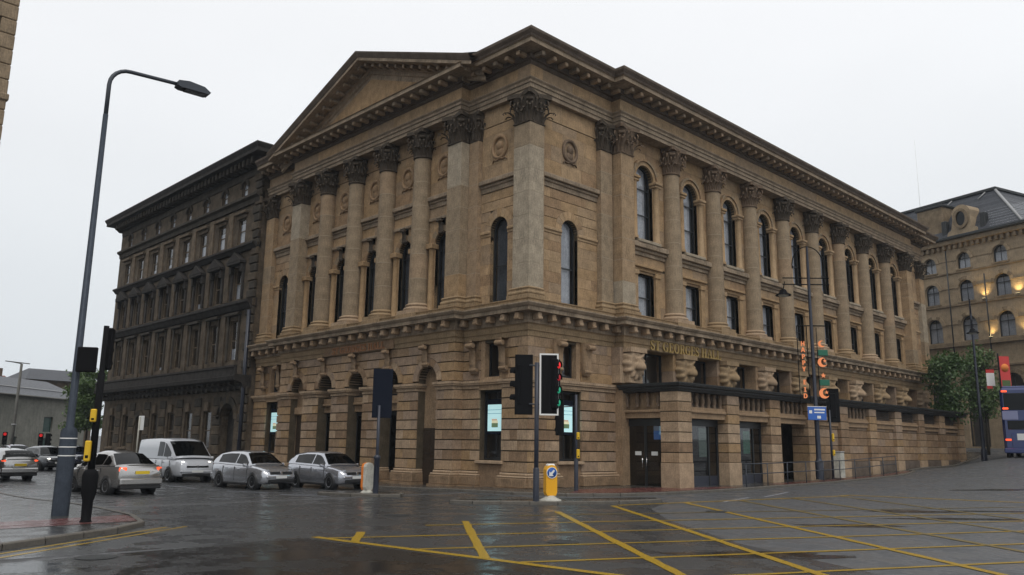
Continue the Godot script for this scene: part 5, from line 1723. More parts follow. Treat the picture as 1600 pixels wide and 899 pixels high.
# ---------------------------------------------------------------- things beyond the left end of the street
func build_far_left():
	var p0 := at_depth(-60, 700, 70)
	var p1 := at_depth(128, 700, 88)
	var d := Vector3(p1.x - p0.x, 0, p1.z - p0.z)
	var ln := d.length()
	var u := d.normalized()
	var n := u.cross(Vector3.UP)
	var F := Transform3D(Basis(u, Vector3.UP, n), Vector3(p0.x, -0.12, p0.z))
	var ob := thing("rendered_office", "low pale rendered office block with grey pitched roof and narrow green windows", "building")
	var wins := [[ln * 0.60, 2.6, 1.5, 4.1], [ln * 0.60 - 0.2, -0.2, 1.3, 2.0], [ln * 0.34, 1.2, 0.9, 2.1], [ln * 0.14, 2.6, 1.4, 4.1]]
	var holes := []
	for q in wins: holes.append(rect(q[0], q[1], q[0] + q[2], q[3]))
	var cuts := [0.0, ln * 0.14 + 0.7, ln * 0.34 + 0.45, ln * 0.60 + 0.6, ln]
	backing(ob, "wall", F, cuts, -0.2, 6.0, -0.5, 0.0, holes, M.render_grey)
	part(ob, "interior", box_mesh(Vector3(0, -0.2, -9), Vector3(ln, 5.9, -0.9)), M.dark_room, F)
	for q in wins:
		var wf := part(ob, "window", box_mesh(Vector3(q[0], q[3] - 0.08, -0.22), Vector3(q[0] + q[2], q[3], -0.1)), M.frame, F)
		part(wf, "pane", box_mesh(Vector3(q[0], q[1], -0.18), Vector3(q[0] + q[2], q[3] - 0.08, -0.16)), textured(lin(.045, .085, .07), M.t_stone, null, 0.5, 0.15))
	var rf := mk()
	quad(rf, Vector3(-0.3, 5.95, 0.4), Vector3(-0.3, 8.1, -5), Vector3(ln + 0.3, 8.1, -5), Vector3(ln + 0.3, 5.95, 0.4))
	quad(rf, Vector3(ln + 0.3, 5.95, 0.4), Vector3(ln + 0.3, 8.1, -5), Vector3(ln + 0.3, 5.95, -10), Vector3(ln + 0.3, 5.9, 0.4))
	var roof := part(ob, "roof", fin(rf), M.slate, F)
	part(roof, "eaves_gutter", tube_mesh([Vector3(-0.3, 5.95, 0.45), Vector3(ln + 0.3, 5.95, 0.45)], 0.09, 0.09, 6), M.render_dark)
	part(roof, "ridge_flashing", tube_mesh([Vector3(ln * 0.15, 6.9, -1.9), Vector3(ln, 6.9, -1.9)], 0.07, 0.07, 6), M.frame_grey)
	# a bigger roof behind
	var q0 := at_depth(42, 596, 105)
	var q1 := at_depth(150, 596, 112)
	var uu := Vector3(q1.x - q0.x, 0, q1.z - q0.z).normalized()
	var G := Transform3D(Basis(uu, Vector3.UP, uu.cross(Vector3.UP)), Vector3(q0.x, 0, q0.z))
	var l2 := Vector2(q1.x - q0.x, q1.z - q0.z).length()
	var hb := thing("slate_roofed_house", "distant house with a long slate roof showing above the pale office", "building")
	part(hb, "wall", box_mesh(Vector3(0, -0.2, -8), Vector3(l2, q0.y + 0.4, 0)), M.brick, G)
	var hr := mk()
	quad(hr, Vector3(-0.3, q0.y + 0.3, 0.5), Vector3(1.6, q0.y + 2.0, -4), Vector3(l2, q0.y + 2.0, -4), Vector3(l2 + 0.3, q0.y + 0.3, 0.5))
	quad(hr, Vector3(-0.3, q0.y + 0.3, -8.5), Vector3(1.6, q0.y + 2.0, -4), Vector3(-0.3, q0.y + 0.3, 0.5), Vector3(-0.3, q0.y + 0.3, -4))
	part(hb, "roof", fin(hr), M.slate2, G)
	var r0 := at_depth(-30, 592, 120)
	var r1 := at_depth(24, 590, 122)
	var rb := thing("red_roofed_house", "distant house with a red tiled roof at the street's far end", "building")
	part(rb, "wall", box_mesh(Vector3(r0.x, -0.2, r0.z - 8), Vector3(r1.x, r0.y - 0.3, r0.z)), M.brick)
	var rr := mk()
	quad(rr, Vector3(r0.x - 1, r0.y - 0.6, r0.z + 1), Vector3(r0.x, r0.y + 0.9, r0.z - 4), Vector3(r1.x - 0.3, r0.y + 0.9, r0.z - 4), Vector3(r1.x + 0.3, r0.y - 0.6, r0.z + 1))
	part(rb, "roof", fin(rr), M.tile_red)
	part(rb, "chimney", box_mesh(Vector3(r0.x + 2.2, r0.y + 0.4, r0.z - 4.5), Vector3(r0.x + 3.4, r0.y + 2.0, r0.z - 3.5)), M.brick)
	# the tall corner building whose edge just enters the picture
	var e := at_depth(31.5, 0, 30)
	var tb := thing("corner_building", "tall dark stone building whose quoined corner rises beside the near pavement", "building")
	part(tb, "wall", box_mesh(Vector3(e.x - 14, -0.2, e.z - 16), Vector3(e.x - 0.22, 26, e.z - 0.1)), M.brick)
	for i in 44:
		part(tb, "quoin", rbox_mesh(Vector3(e.x - (0.75 if i % 2 else 0.5), 0.1 + i * 0.58, e.z - 0.9), Vector3(e.x, 0.66 + i * 0.58, e.z), 0.03), M.stone_brown)
	for i in 5:
		part(tb, "window", rbox_mesh(Vector3(e.x - 3.6, 1.5 + i * 4.4, e.z - 0.2), Vector3(e.x - 2.3, 4.0 + i * 4.4, e.z - 0.06), 0.02), M.car_glass)
		part(tb, "string_course", rbox_mesh(Vector3(e.x - 14, 5.0 + i * 4.4, e.z - 0.2), Vector3(e.x + 0.06, 5.25 + i * 4.4, e.z + 0.06), 0.03), M.stone_brown)

# ---------------------------------------------------------------- trees
func tree(n: String, label: String, at: Vector3, h: float, cr: Vector3, cy: float, leaves: int, leaf_mat: Material, sd: int, ls := 0.13):
	var r := RandomNumberGenerator.new()
	r.seed = sd
	var t := thing(n, label, "tree", "street trees", at)
	var ts := mk(true)
	var lean := Vector3(r.randf_range(-0.15, 0.15), 0, r.randf_range(-0.15, 0.15))
	tube(ts, [Vector3(0, -0.3, 0), Vector3(0, h * 0.2, 0) + lean * 0.4, Vector3(0, h * 0.5, 0) + lean, Vector3(0, h * 0.86, 0) + lean * 1.5], 0.14, 0.03, 8)
	var tips := []
	for i in 22:
		var y0 := lerpf(cy - cr.y * 0.8, cy + cr.y * 0.55, r.randf())
		var a := r.randf() * TAU
		var rr := r.randf_range(0.5, 0.98)
		var k := sqrt(maxf(0.05, 1.0 - pow((y0 + 0.4 - cy) / cr.y, 2)))
		var tip := Vector3(cos(a) * cr.x * rr * k, y0 + r.randf_range(0.2, 1.0), sin(a) * cr.z * rr * k)
		var b := Vector3(lean.x, y0, lean.z)
		tube(ts, [b, b.lerp(tip, 0.5) + Vector3(0, 0.15, 0), tip], 0.05, 0.012, 5)
		tips.append(tip)
		tips.append(b.lerp(tip, 0.6))
	part(t, "trunk", fin(ts), M.bark)
	for i in 26:
		var d := Vector3(r.randfn(), r.randfn(), r.randfn()).normalized() * pow(r.randf(), 0.4)
		tips.append(Vector3(d.x * cr.x, cy + d.y * cr.y, d.z * cr.z))
	var st := mk()
	for i in leaves:
		var tp: Vector3 = tips[r.randi() % tips.size()]
		var o := Vector3(r.randfn(), r.randfn() * 0.8, r.randfn()) * 0.30
		var p := tp + o
		var nn := Vector3(r.randf_range(-1, 1), r.randf_range(-0.2, 1), r.randf_range(-1, 1)).normalized()
		var a := nn.cross(Vector3(r.randf_range(-1, 1), r.randf_range(-1, 1), r.randf_range(-1, 1))).normalized()
		var b := nn.cross(a)
		var s := ls * r.randf_range(0.6, 1.25)
		tri(st, p - a * s, p + b * s * 0.5, p + a * s)
		tri(st, p - a * s, p + a * s, p - b * s * 0.5)
	part(t, "crown", fin(st), leaf_mat)

func build_trees():
	var a := at_depth(1488, 690, 60)
	tree("street_tree", "slender leafy green tree beside the end of the hall porch wall", Vector3(a.x, gh(a.x, a.z), a.z), 8.6, Vector3(1.35, 3.2, 1.35), 5.3, 3600, M.leaf, 5, 0.15)
	var b := at_depth(1543, 690, 63)
	tree("street_tree", "leafy green tree between the hall and the red banner", Vector3(b.x, gh(b.x, b.z), b.z), 8.9, Vector3(1.45, 3.3, 1.45), 5.6, 3800, M.leaf2, 6, 0.15)
	var c := at_depth(133, 694, 74)
	tree("street_tree", "broad leafy tree behind the grey lamp column next to the office", Vector3(c.x, -0.12, c.z), 9.4, Vector3(2.5, 3.7, 2.5), 5.6, 9000, M.leaf2, 7, 0.17)

# ---------------------------------------------------------------- vehicles
func prof_at(st: Array, z: float, k: int) -> float:
	if z <= st[0][0]: return st[0][k]
	for i in st.size() - 1:
		if z <= st[i + 1][0]:
			var t: float = (z - st[i][0]) / (st[i + 1][0] - st[i][0])
			return lerpf(st[i][k], st[i + 1][k], t)
	return st[-1][k]

func gh_pt(sp: Dictionary, z: float, t: float, off := 0.0) -> Vector3:
	# a point on the side of the cabin: t 0 at the belt, 1 at the roof edge
	var yb := prof_at(sp.body, z, 2) - 0.03
	var wb := prof_at(sp.body, z, 3) - 0.035
	var yr := maxf(prof_at(sp.roof, z, 1), yb)
	var wt := lerpf(wb, sp.wtop, clampf((yr - yb) / 0.48, 0.0, 1.0))
	return Vector3(lerpf(wb, wt, t) + off, lerpf(yb, yr - 0.05 * clampf((yr - yb) / 0.3, 0.0, 1.0), t), z)

func roof_pt(sp: Dictionary, z: float, s: float, off := 0.0) -> Vector3:
	var e := gh_pt(sp, z, 1.0)
	var yr := maxf(prof_at(sp.roof, z, 1), prof_at(sp.body, z, 2) - 0.03)
	return Vector3(e.x * s * 0.93, yr + 0.03 * (1.0 - s * s) + off, z)

func car(n: String, label: String, group: String, sp: Dictionary, at: Vector3, heading: Vector2, lights := "") -> Node3D:
	var c := thing(n, label, sp.cat, group, at, atan2(heading.x, heading.y))
	var paint: Material = sp.paint
	# lower body
	var st := mk(true)
	var b: Array = sp.body
	var zs := []
	for i in b.size() - 1:
		for k in 3: zs.append(lerpf(b[i][0], b[i + 1][0], k / 3.0))
	zs.append(b[-1][0])
	var rows := []
	for z in zs:
		var lo := prof_at(b, z, 1)
		var hi := prof_at(b, z, 2)
		var w := prof_at(b, z, 3)
		var r := []
		for q in [[0.0, lo], [w * 0.90, lo], [w * 0.985, lo + 0.07], [w, lerpf(lo, hi, 0.45)], [w * 0.995, lerpf(lo, hi, 0.68)], [w * 0.965, hi - 0.07], [w * 0.90, hi - 0.012], [w * 0.5, hi + 0.015], [0.0, hi + 0.02]]:
			r.append(Vector3(q[0], q[1], z))
		rows.append(r)
	for s in [1.0, -1.0]:
		for i in rows.size() - 1:
			for j in rows[i].size() - 1:
				var p := [rows[i][j], rows[i][j + 1], rows[i + 1][j + 1], rows[i + 1][j]]
				for k in 4: p[k] = Vector3(p[k].x * s, p[k].y, p[k].z)
				if s > 0: quad(st, p[3], p[2], p[1], p[0])
				else: quad(st, p[0], p[1], p[2], p[3])
		for e in [0, rows.size() - 1]:
			var m: Vector3 = (rows[e][0] + rows[e][-1]) * 0.5
			for j in rows[e].size() - 1:
				var p0 := Vector3(rows[e][j].x * s, rows[e][j].y, rows[e][j].z)
				var p1 := Vector3(rows[e][j + 1].x * s, rows[e][j + 1].y, rows[e][j + 1].z)
				if (e == 0) == (s > 0): tri(st, m, p0, p1)
				else: tri(st, m, p1, p0)
	part(c, "body", fin(st), paint)
	# cabin
	st = mk(true)
	var rf: Array = sp.roof
	zs = []
	for i in rf.size() - 1:
		for k in 3: zs.append(lerpf(rf[i][0], rf[i + 1][0], k / 3.0))
	zs.append(rf[-1][0])
	for i in zs.size() - 1:
		for s in [1.0, -1.0]:
			var A := []
			var B := []
			for t in [0.0, 0.5, 1.0]:
				A.append(gh_pt(sp, zs[i], t) * Vector3(s, 1, 1))
				B.append(gh_pt(sp, zs[i + 1], t) * Vector3(s, 1, 1))
			for q in [0.66, 0.33, 0.0]:
				A.append(roof_pt(sp, zs[i], q) * Vector3(s, 1, 1))
				B.append(roof_pt(sp, zs[i + 1], q) * Vector3(s, 1, 1))
			for j in A.size() - 1:
				if s > 0: quad(st, B[j], B[j + 1], A[j + 1], A[j])
				else: quad(st, A[j], A[j + 1], B[j + 1], B[j])
	part(c, "cabin", fin(st), paint)
	# glazing, a few millimetres proud of the cabin skin
	for s in [1.0, -1.0]:
		for q in sp.side:
			var g := mk(true)
			var k := 6
			for i in k:
				var z0 := lerpf(q[0], q[1], float(i) / k)
				var z1 := lerpf(q[0], q[1], float(i + 1) / k)
				var p := [gh_pt(sp, z0, 0.14, 0.008), gh_pt(sp, z0, 0.90, 0.008), gh_pt(sp, z1, 0.90, 0.008), gh_pt(sp, z1, 0.14, 0.008)]
				for v in 4: p[v] = p[v] * Vector3(s, 1, 1)
				quad(g, p[0], p[1], p[2], p[3])
			part(c, "side_window", fin(g), M.car_glass)
	for q in [["windscreen", sp.screen], ["rear_window", sp.back]]:
		if q[1].is_empty(): continue
		var g := mk(true)
		for i in 5:
			for j in 8:
				var p := []
				for v in [[i, j], [i + 1, j], [i + 1, j + 1], [i, j + 1]]:
					p.append(roof_pt(sp, lerpf(q[1][0], q[1][1], v[0] / 5.0), lerpf(-0.97, 0.97, v[1] / 8.0), 0.014))
				quad(g, p[0], p[1], p[2], p[3])
		part(c, q[0], fin(g), M.car_glass)
	# wheels
	var wr: float = sp.wheel
	for z in [sp.rear_axle, sp.front_axle]:
		var w := prof_at(b, z, 3)
		for s in [1.0, -1.0]:
			var ar := mk(true)
			tube(ar, [Vector3(s * (w - 0.25), wr, z), Vector3(s * (w + 0.006), wr, z)], wr + 0.055, wr + 0.055, 22)
			part(c, "wheel_arch", fin(ar), M.car_black_trim)
			var wl := mk(true)
			var xf := Transform3D(Basis(Vector3(0, 0, 1), -s * PI * 0.5), Vector3(s * (w - 0.10), wr, z))
			var tmp := mk(true)
			lathe(tmp, [[wr * 0.62, -0.10], [wr * 0.92, -0.10], [wr, -0.07], [wr, 0.07], [wr * 0.93, 0.112], [wr * 0.70, 0.118], [wr * 0.66, 0.10]], 22)
			tmp.generate_normals()
			wl.append_from(tmp.commit(), 0, xf)
			wl.generate_normals()
			var wheel := part(c, "wheel", wl.commit(), M.tyre)
			var rm := mk()
			for k in 5:
				var a := TAU * k / 5.0
				bx(rm, Vector3(-0.035, 0.06, 0.02), Vector3(0.035, 0.10, wr * 0.66), Transform3D(Basis(Vector3.UP, a), Vector3.ZERO))
			lathe(rm, [[wr * 0.60, 0.03], [wr * 0.60, 0.105], [wr * 0.665, 0.110]], 20)
			lathe(rm, [[0.0, 0.11], [0.06, 0.10], [0.07, 0.06]], 10)
			rm.generate_normals()
			var rim := mk()
			rim.append_from(rm.commit(), 0, xf)
			rim.generate_normals()
			part(wheel, "rim", rim.commit(), M.rim)
	# lamps, plates, grille, bumpers, mirrors, handles
	var zf: float = b[-1][0]
	var zb: float = b[0][0]
	for s in [1.0, -1.0]:
		var hl := mk(true)
		var hp: Array = sp.head
		rbox(hl, Vector3(-hp[3] * 0.5, -hp[4] * 0.5, -0.16), Vector3(hp[3] * 0.5, hp[4] * 0.5, 0.05), 0.04, Transform3D(Basis(Vector3.UP, s * 0.55).rotated(Vector3.RIGHT, -0.35), Vector3(s * hp[0], hp[1], hp[2])))
		part(c, "headlight", fin(hl), M.head_lamp if lights == "front" else M.head_off)
		var tp: Array = sp.tail
		var tl := mk(true)
		rbox(tl, Vector3(-tp[3] * 0.5, -tp[4] * 0.5, -0.05), Vector3(tp[3] * 0.5, tp[4] * 0.5, 0.14), 0.03, Transform3D(Basis(Vector3.UP, -s * 0.5), Vector3(s * tp[0], tp[1], tp[2])))
		part(c, "tail_light", fin(tl), M.tail_lamp if lights == "rear" else M.tail_off)
		var mp := gh_pt(sp, sp.screen[1] - 0.22, 0.18)
		var mi := mk(true)
		rbox(mi, Vector3(-0.05, -0.07, -0.06), Vector3(0.14, 0.07, 0.06), 0.035, Transform3D(Basis.from_scale(Vector3(s, 1, 1)), Vector3(s * (mp.x + 0.04), mp.y, mp.z)))
		part(c, "wing_mirror", fin(mi), paint)
		for z in sp.handles:
			var hp3 := Vector3(prof_at(b, z, 3) * s, prof_at(b, z, 2) - 0.17, z)
			part(c, "door_handle", rbox_mesh(hp3 + Vector3(-0.02, -0.015, -0.09), hp3 + Vector3(0.02, 0.015, 0.09), 0.01), paint)
	var wf := prof_at(b, zf - 0.1, 3)
	part(c, "grille", rbox_mesh(Vector3(-0.52, sp.grille - 0.06, zf - 0.16), Vector3(0.52, sp.grille + 0.06, zf - sp.grille_in), 0.02), M.car_black_trim)
	part(c, "lower_grille", rbox_mesh(Vector3(-wf * 0.85, 0.30, zf - 0.2), Vector3(wf * 0.85, 0.42, zf + 0.012), 0.02), M.car_black_trim)
	part(c, "badge", rbox_mesh(Vector3(-0.06, sp.grille - 0.06, zf - 0.05), Vector3(0.06, sp.grille + 0.06, zf - sp.grille_in + 0.015), 0.02), M.chrome)
	part(c, "front_bumper", rbox_mesh(Vector3(-wf * 0.98, 0.43, zf - 0.22), Vector3(wf * 0.98, 0.56, zf + 0.025), 0.05), paint)
	part(c, "front_plate", box_mesh(Vector3(-0.26, 0.445, zf + 0.026), Vector3(0.26, 0.55, zf + 0.034)), M.plate_white)
	var wb2 := prof_at(b, zb + 0.1, 3)
	part(c, "rear_bumper", rbox_mesh(Vector3(-wb2 * 1.0, 0.36, zb - 0.05), Vector3(wb2 * 1.0, 0.60, zb + 0.3), 0.05), paint)
	part(c, "rear_valance", rbox_mesh(Vector3(-wb2 * 0.95, 0.22, zb - 0.02), Vector3(wb2 * 0.95, 0.355, zb + 0.3), 0.03), M.car_black_trim)
	part(c, "rear_plate", box_mesh(Vector3(-0.26, sp.rear_plate - 0.056, zb - 0.034), Vector3(0.26, sp.rear_plate + 0.056, zb - 0.014)), M.plate_yellow)
	for s in [1.0, -1.0]:
		var sl := prof_at(b, 0.0, 3)
		part(c, "sill", rbox_mesh(Vector3(minf(s * sl, s * (sl - 0.12)), 0.17, sp.rear_axle + 0.42), Vector3(maxf(s * sl, s * (sl - 0.12)) + 0.004 * s, 0.27, sp.front_axle - 0.42), 0.02), M.car_black_trim)
		for z in sp.seams:
			part(c, "door_seam", box_mesh(Vector3(minf(s * (sl - 0.02), s * (sl + 0.003)), 0.32, z - 0.006), Vector3(maxf(s * (sl - 0.02), s * (sl + 0.003)), prof_at(b, z, 2) - 0.09, z + 0.006)), M.car_black_trim)
	return c

func hatch_spec(paint: Material, l := 0.0) -> Dictionary:
	return {cat = "car", paint = paint, wtop = 0.60, wheel = 0.31, rear_axle = -1.26, front_axle = 1.32,
		body = [[-2.08 - l, .45, .86, .72], [-1.98 - l, .28, .99, .82], [-1.5, .20, 1.0, .875], [-0.7, .18, .97, .89], [0.5, .18, .94, .89], [1.0, .18, .93, .885], [1.5, .20, .86, .87], [1.88, .22, .77, .80], [2.06, .30, .66, .68], [2.12, .36, .58, .60]],
		roof = [[-2.02 - l, .98], [-1.86 - l, 1.22], [-1.58 - l, 1.39], [-0.9, 1.47], [-0.1, 1.475], [0.30, 1.43], [0.55, 1.30], [1.08, .93]],
		side = [[-1.45, -0.12], [-0.04, 0.86]], screen = [0.40, 1.0], back = [-1.96 - l, -1.62 - l], head = [0.62, 0.70, 1.90, 0.34, 0.13], tail = [0.70, 0.86, -1.98 - l, 0.2, 0.22],
		grille = 0.64, grille_in = -0.01, rear_plate = 0.74, handles = [-0.75, 0.28], seams = [-0.98, -0.08, 0.90]}

func build_vehicles():
	var gy := -0.12
	car("hatchback_car", "silver hatchback parked with its nose towards the junction, ahead of the white van", "silver hatchbacks parked by the hall", hatch_spec(M.silver), Vector3(-6.95, gy, -9.75), Vector2(0.10, 0.99)).scale = Vector3(1.0, 1.05, 0.98)
	car("hatchback_car", "silver hatchback parked nearest the white backed bollard", "silver hatchbacks parked by the hall", hatch_spec(M.silver2, 0.08), Vector3(-4.25, gy, -8.05), Vector2(0.05, 1.0)).scale = Vector3(1.0, 1.05, 0.98)
	# van
	var van := {cat = "van", paint = M.van_white, wtop = 0.84, wheel = 0.33, rear_axle = -1.6, front_axle = 1.5,
		body = [[-2.45, .45, 1.04, .90], [-2.38, .30, 1.06, .95], [-1.0, .24, 1.06, .965], [0.8, .24, 1.06, .965], [1.45, .24, 1.08, .95], [1.75, .25, 1.06, .93], [2.15, .26, .98, .88], [2.36, .30, .86, .78], [2.44, .34, .72, .68]],
		roof = [[-2.45, 1.04], [-2.42, 1.80], [-2.25, 1.93], [-0.5, 1.97], [0.55, 1.95], [0.92, 1.86], [1.15, 1.70], [1.95, 1.08]],
		side = [[0.10, 0.72], [0.80, 1.55]], screen = [0.98, 1.84], back = [], head = [0.70, 0.86, 2.20, 0.36, 0.16], tail = [0.88, 1.0, -2.40, 0.12, 0.5],
		grille = 0.70, grille_in = 0.0, rear_plate = 0.7, handles = [0.0, 0.9], seams = [0.02, 0.76, 1.62]}
	car("delivery_van", "white panel van with lit headlights waiting behind the silver hatchback", "", van, Vector3(-7.1, gy, -17.6), Vector2(0.0, 1.0), "front").scale = Vector3(1.06, 1.04, 1.06)
	# saloon seen from behind
	var sal := {cat = "car", paint = M.silver_warm, wtop = 0.60, wheel = 0.31, rear_axle = -1.25, front_axle = 1.25,
		body = [[-2.12, .50, .86, .70], [-2.04, .34, 1.00, .80], [-1.85, .26, 1.05, .85], [-1.2, .20, 1.04, .875], [0.4, .19, .97, .88], [1.0, .19, .95, .87], [1.6, .21, .88, .85], [1.95, .26, .78, .74], [2.08, .34, .64, .62]],
		roof = [[-1.62, 1.04], [-1.35, 1.22], [-0.98, 1.44], [-0.5, 1.53], [0.0, 1.53], [0.35, 1.47], [0.6, 1.34], [1.15, .95]],
		side = [[-1.30, -0.82], [-0.75, 0.0], [0.08, 0.92]], screen = [0.45, 1.06], back = [-1.58, -0.98], head = [0.62, 0.72, 1.86, 0.32, 0.14], tail = [0.68, 0.86, -2.02, 0.26, 0.26],
		grille = 0.66, grille_in = -0.01, rear_plate = 0.80, handles = [-0.55, 0.3], seams = [-0.78, 0.04, 0.95]}
	car("saloon_car", "silver saloon car with glowing brake lights driving away from the junction", "", sal, Vector3(-12.85, gy, -9.35), Vector2(-0.14, -0.99), "rear")
	# far left queue
	var est := hatch_spec(M.silver_warm, 0.25)
	var e := on_level(5, 751, gy)
	car("estate_car", "pale silver estate car with a lit tail light near the far kerb", "", est, Vector3(e.x + 0.1, gy, e.z - 1.3), Vector2(-0.12, -0.99), "rear")
	var d1 := on_level(80, 736, gy)
	car("dark_car", "black car with headlights on coming down the front street towards the junction", "", hatch_spec(M.car_dark), Vector3(d1.x, gy, d1.z - 1.5), Vector2(0.1, 0.99), "front")
	var d2 := on_level(122, 731, gy)
	car("dark_car", "navy car mostly hidden behind the grey lamp column", "", hatch_spec(M.car_navy), Vector3(d2.x, gy, d2.z - 1.5), Vector2(0.1, 0.99))
	var d3 := on_level(46, 729, gy)
	car("silver_car", "silver car with headlights on behind the black car", "", hatch_spec(M.silver2), Vector3(d3.x, gy, d3.z - 4.0), Vector2(0.05, 1.0), "front")
	build_bus()

func build_bus():
	var p := at_depth(1571, 711, 50.5)
	var fwd := Vector3(0.985, 0, -0.17).normalized()
	var right := fwd.cross(Vector3.UP)
	var y := gh(p.x, p.z) - 0.0
	y = minf(y, p.y)
	var b := thing("double_decker_bus", "blue double-decker bus with red tail lights climbing the side street", "bus")
	b.transform = Transform3D(Basis(right, Vector3.UP, -fwd), Vector3(p.x, y, p.z) + right * 1.25 + fwd * 5.2)
	# local: x to its right, z to its rear; the rear face is at z = 5.2
	part(b, "body", rbox_mesh(Vector3(-1.25, 0.35, -5.2), Vector3(1.25, 4.35, 5.2), 0.16), M.bus_blue)
	part(b, "roof_dome", rbox_mesh(Vector3(-1.12, 4.30, -5.0), Vector3(1.12, 4.46, 5.0), 0.07), M.bus_blue)
	part(b, "rear_window", rbox_mesh(Vector3(-1.05, 2.95, 5.15), Vector3(1.05, 4.0, 5.23), 0.03), M.car_glass)
	part(b, "rear_window", rbox_mesh(Vector3(-0.95, 1.75, 5.15), Vector3(0.95, 2.3, 5.23), 0.03), M.car_glass)
	part(b, "rear_panel", rbox_mesh(Vector3(-1.2, 2.35, 5.15), Vector3(-0.35, 2.9, 5.225), 0.02), M.bus_pale)
	part(b, "engine_cover", rbox_mesh(Vector3(-0.8, 0.6, 5.15), Vector3(0.9, 1.5, 5.225), 0.02), M.bus_blue)
	part(b, "number_plate", box_mesh(Vector3(-0.5, 1.1, 5.226), Vector3(0.2, 1.5, 5.24)), M.plate_white)
	part(b, "bumper", rbox_mesh(Vector3(-1.26, 0.3, 4.9), Vector3(1.26, 0.6, 5.28), 0.05), M.bus_blue)
	for s in [-1.0, 1.0]:
		for yy in [4.12, 3.05, 1.12]:
			part(b, "tail_light", rbox_mesh(Vector3(s * 0.98 - 0.16, yy - 0.06, 5.2), Vector3(s * 0.98 + 0.16, yy + 0.06, 5.26), 0.02), M.tail_lamp)
		part(b, "side_windows", rbox_mesh(Vector3(s * 1.25 - 0.02, 2.95, -4.8), Vector3(s * 1.25 + 0.02, 3.95, 4.8), 0.015), M.car_glass)
		part(b, "side_windows", rbox_mesh(Vector3(s * 1.25 - 0.02, 1.5, -4.8), Vector3(s * 1.25 + 0.02, 2.35, 3.2), 0.015), M.car_glass)
		for z in [-3.0, 2.9]:
			var w := part(b, "wheel", tube_mesh([Vector3(s * 1.0, 0.48, z), Vector3(s * 1.27, 0.48, z)], 0.48, 0.48, 20), M.tyre)
			part(w, "rim", tube_mesh([Vector3(s * 1.26, 0.48, z), Vector3(s * 1.28, 0.48, z)], 0.28, 0.28, 14), M.rim)
	part(b, "route_display", box_mesh(Vector3(0.2, 3.0, 5.231), Vector3(0.9, 3.25, 5.24)), M.red_dim)

# ---------------------------------------------------------------- street furniture
func lantern_lens(parent: Node, n: String, p: Vector3, d: Vector3, m: Material, r := 0.115, hood := 0.20):
	# round lens with a visor, facing along d
	var up := Vector3.UP
	var side := d.cross(up).normalized()
	var B := Basis(side, up, -d)
	var st := mk(true)
	var tmp := mk(true)
	lathe(tmp, [[r, 0.0], [r * 0.8, 0.03], [0.0, 0.045]], 16)
	tmp.generate_normals()
	st.append_from(tmp.commit(), 0, Transform3D(B * Basis(Vector3.RIGHT, -PI * 0.5), p))
	st.generate_normals()
	part(parent, n, st.commit(), m)
	var vs := mk(true)
	for i in 12:
		var a0 := lerpf(-0.15 * PI, 1.15 * PI, i / 12.0)
		var a1 := lerpf(-0.15 * PI, 1.15 * PI, (i + 1) / 12.0)
		var q0 := p + (side * cos(a0) + up * sin(a0)) * (r * 1.12)
		var q1 := p + (side * cos(a1) + up * sin(a1)) * (r * 1.12)
		quad(vs, q0, q0 + d * hood, q1 + d * hood, q1)
	part(parent, "visor", fin(vs), M.sig_black)

func signal_head(parent: Node, p: Vector3, yaw: float, lamps: Array, board: bool, h := 1.02, hood := 0.20):
	# p is the middle of the housing, lamps from the top down, facing yaw (0 = +z)
	var B := Basis(Vector3.UP, yaw)
	var xf := Transform3D(B, p)
	var st := mk()
	rbox(st, Vector3(-0.16, -h * 0.5, -0.12), Vector3(0.16, h * 0.5, 0.08), 0.03, xf)
	var hd := part(parent, "signal_housing", fin(st), M.sig_black)
	if board:
		var bs := mk()
		rbox(bs, Vector3(-0.33, -h * 0.5 - 0.15, -0.055), Vector3(0.33, h * 0.5 + 0.15, -0.035), 0.008, xf)
		part(hd, "backing_board", fin(bs), M.sig_black)
		var fs := mk()
		for q in [[-0.335, -h * 0.5 - 0.155, -0.29, h * 0.5 + 0.155], [0.29, -h * 0.5 - 0.155, 0.335, h * 0.5 + 0.155], [-0.29, h * 0.5 + 0.11, 0.29, h * 0.5 + 0.155], [-0.29, -h * 0.5 - 0.155, 0.29, -h * 0.5 - 0.11]]:
			bx(fs, Vector3(q[0], q[1], -0.062), Vector3(q[2], q[3], -0.027), xf)
		part(hd, "board_border", fin(fs), M.white_paint)
	for i in lamps.size():
		var y := h * 0.5 - h * (i + 0.5) / lamps.size()
		lantern_lens(hd, "lens", xf * Vector3(0, y, 0.085), B * Vector3(0, 0, 1), lamps[i], 0.115, hood)

func push_unit(parent: Node, p: Vector3, yaw: float, h := 0.26):
	var xf := Transform3D(Basis(Vector3.UP, yaw), p)
	var st := mk()
	rbox(st, Vector3(-0.06, -h * 0.5, -0.06), Vector3(0.06, h * 0.5, 0.06), 0.02, xf)
	var u := part(parent, "push_button_unit", fin(st), M.yellow_box)
	var bs := mk()
	rbox(bs, Vector3(-0.03, -h * 0.34, 0.06), Vector3(0.03, -h * 0.2, 0.07), 0.008, xf)
	part(u, "button", fin(bs), M.sig_black)

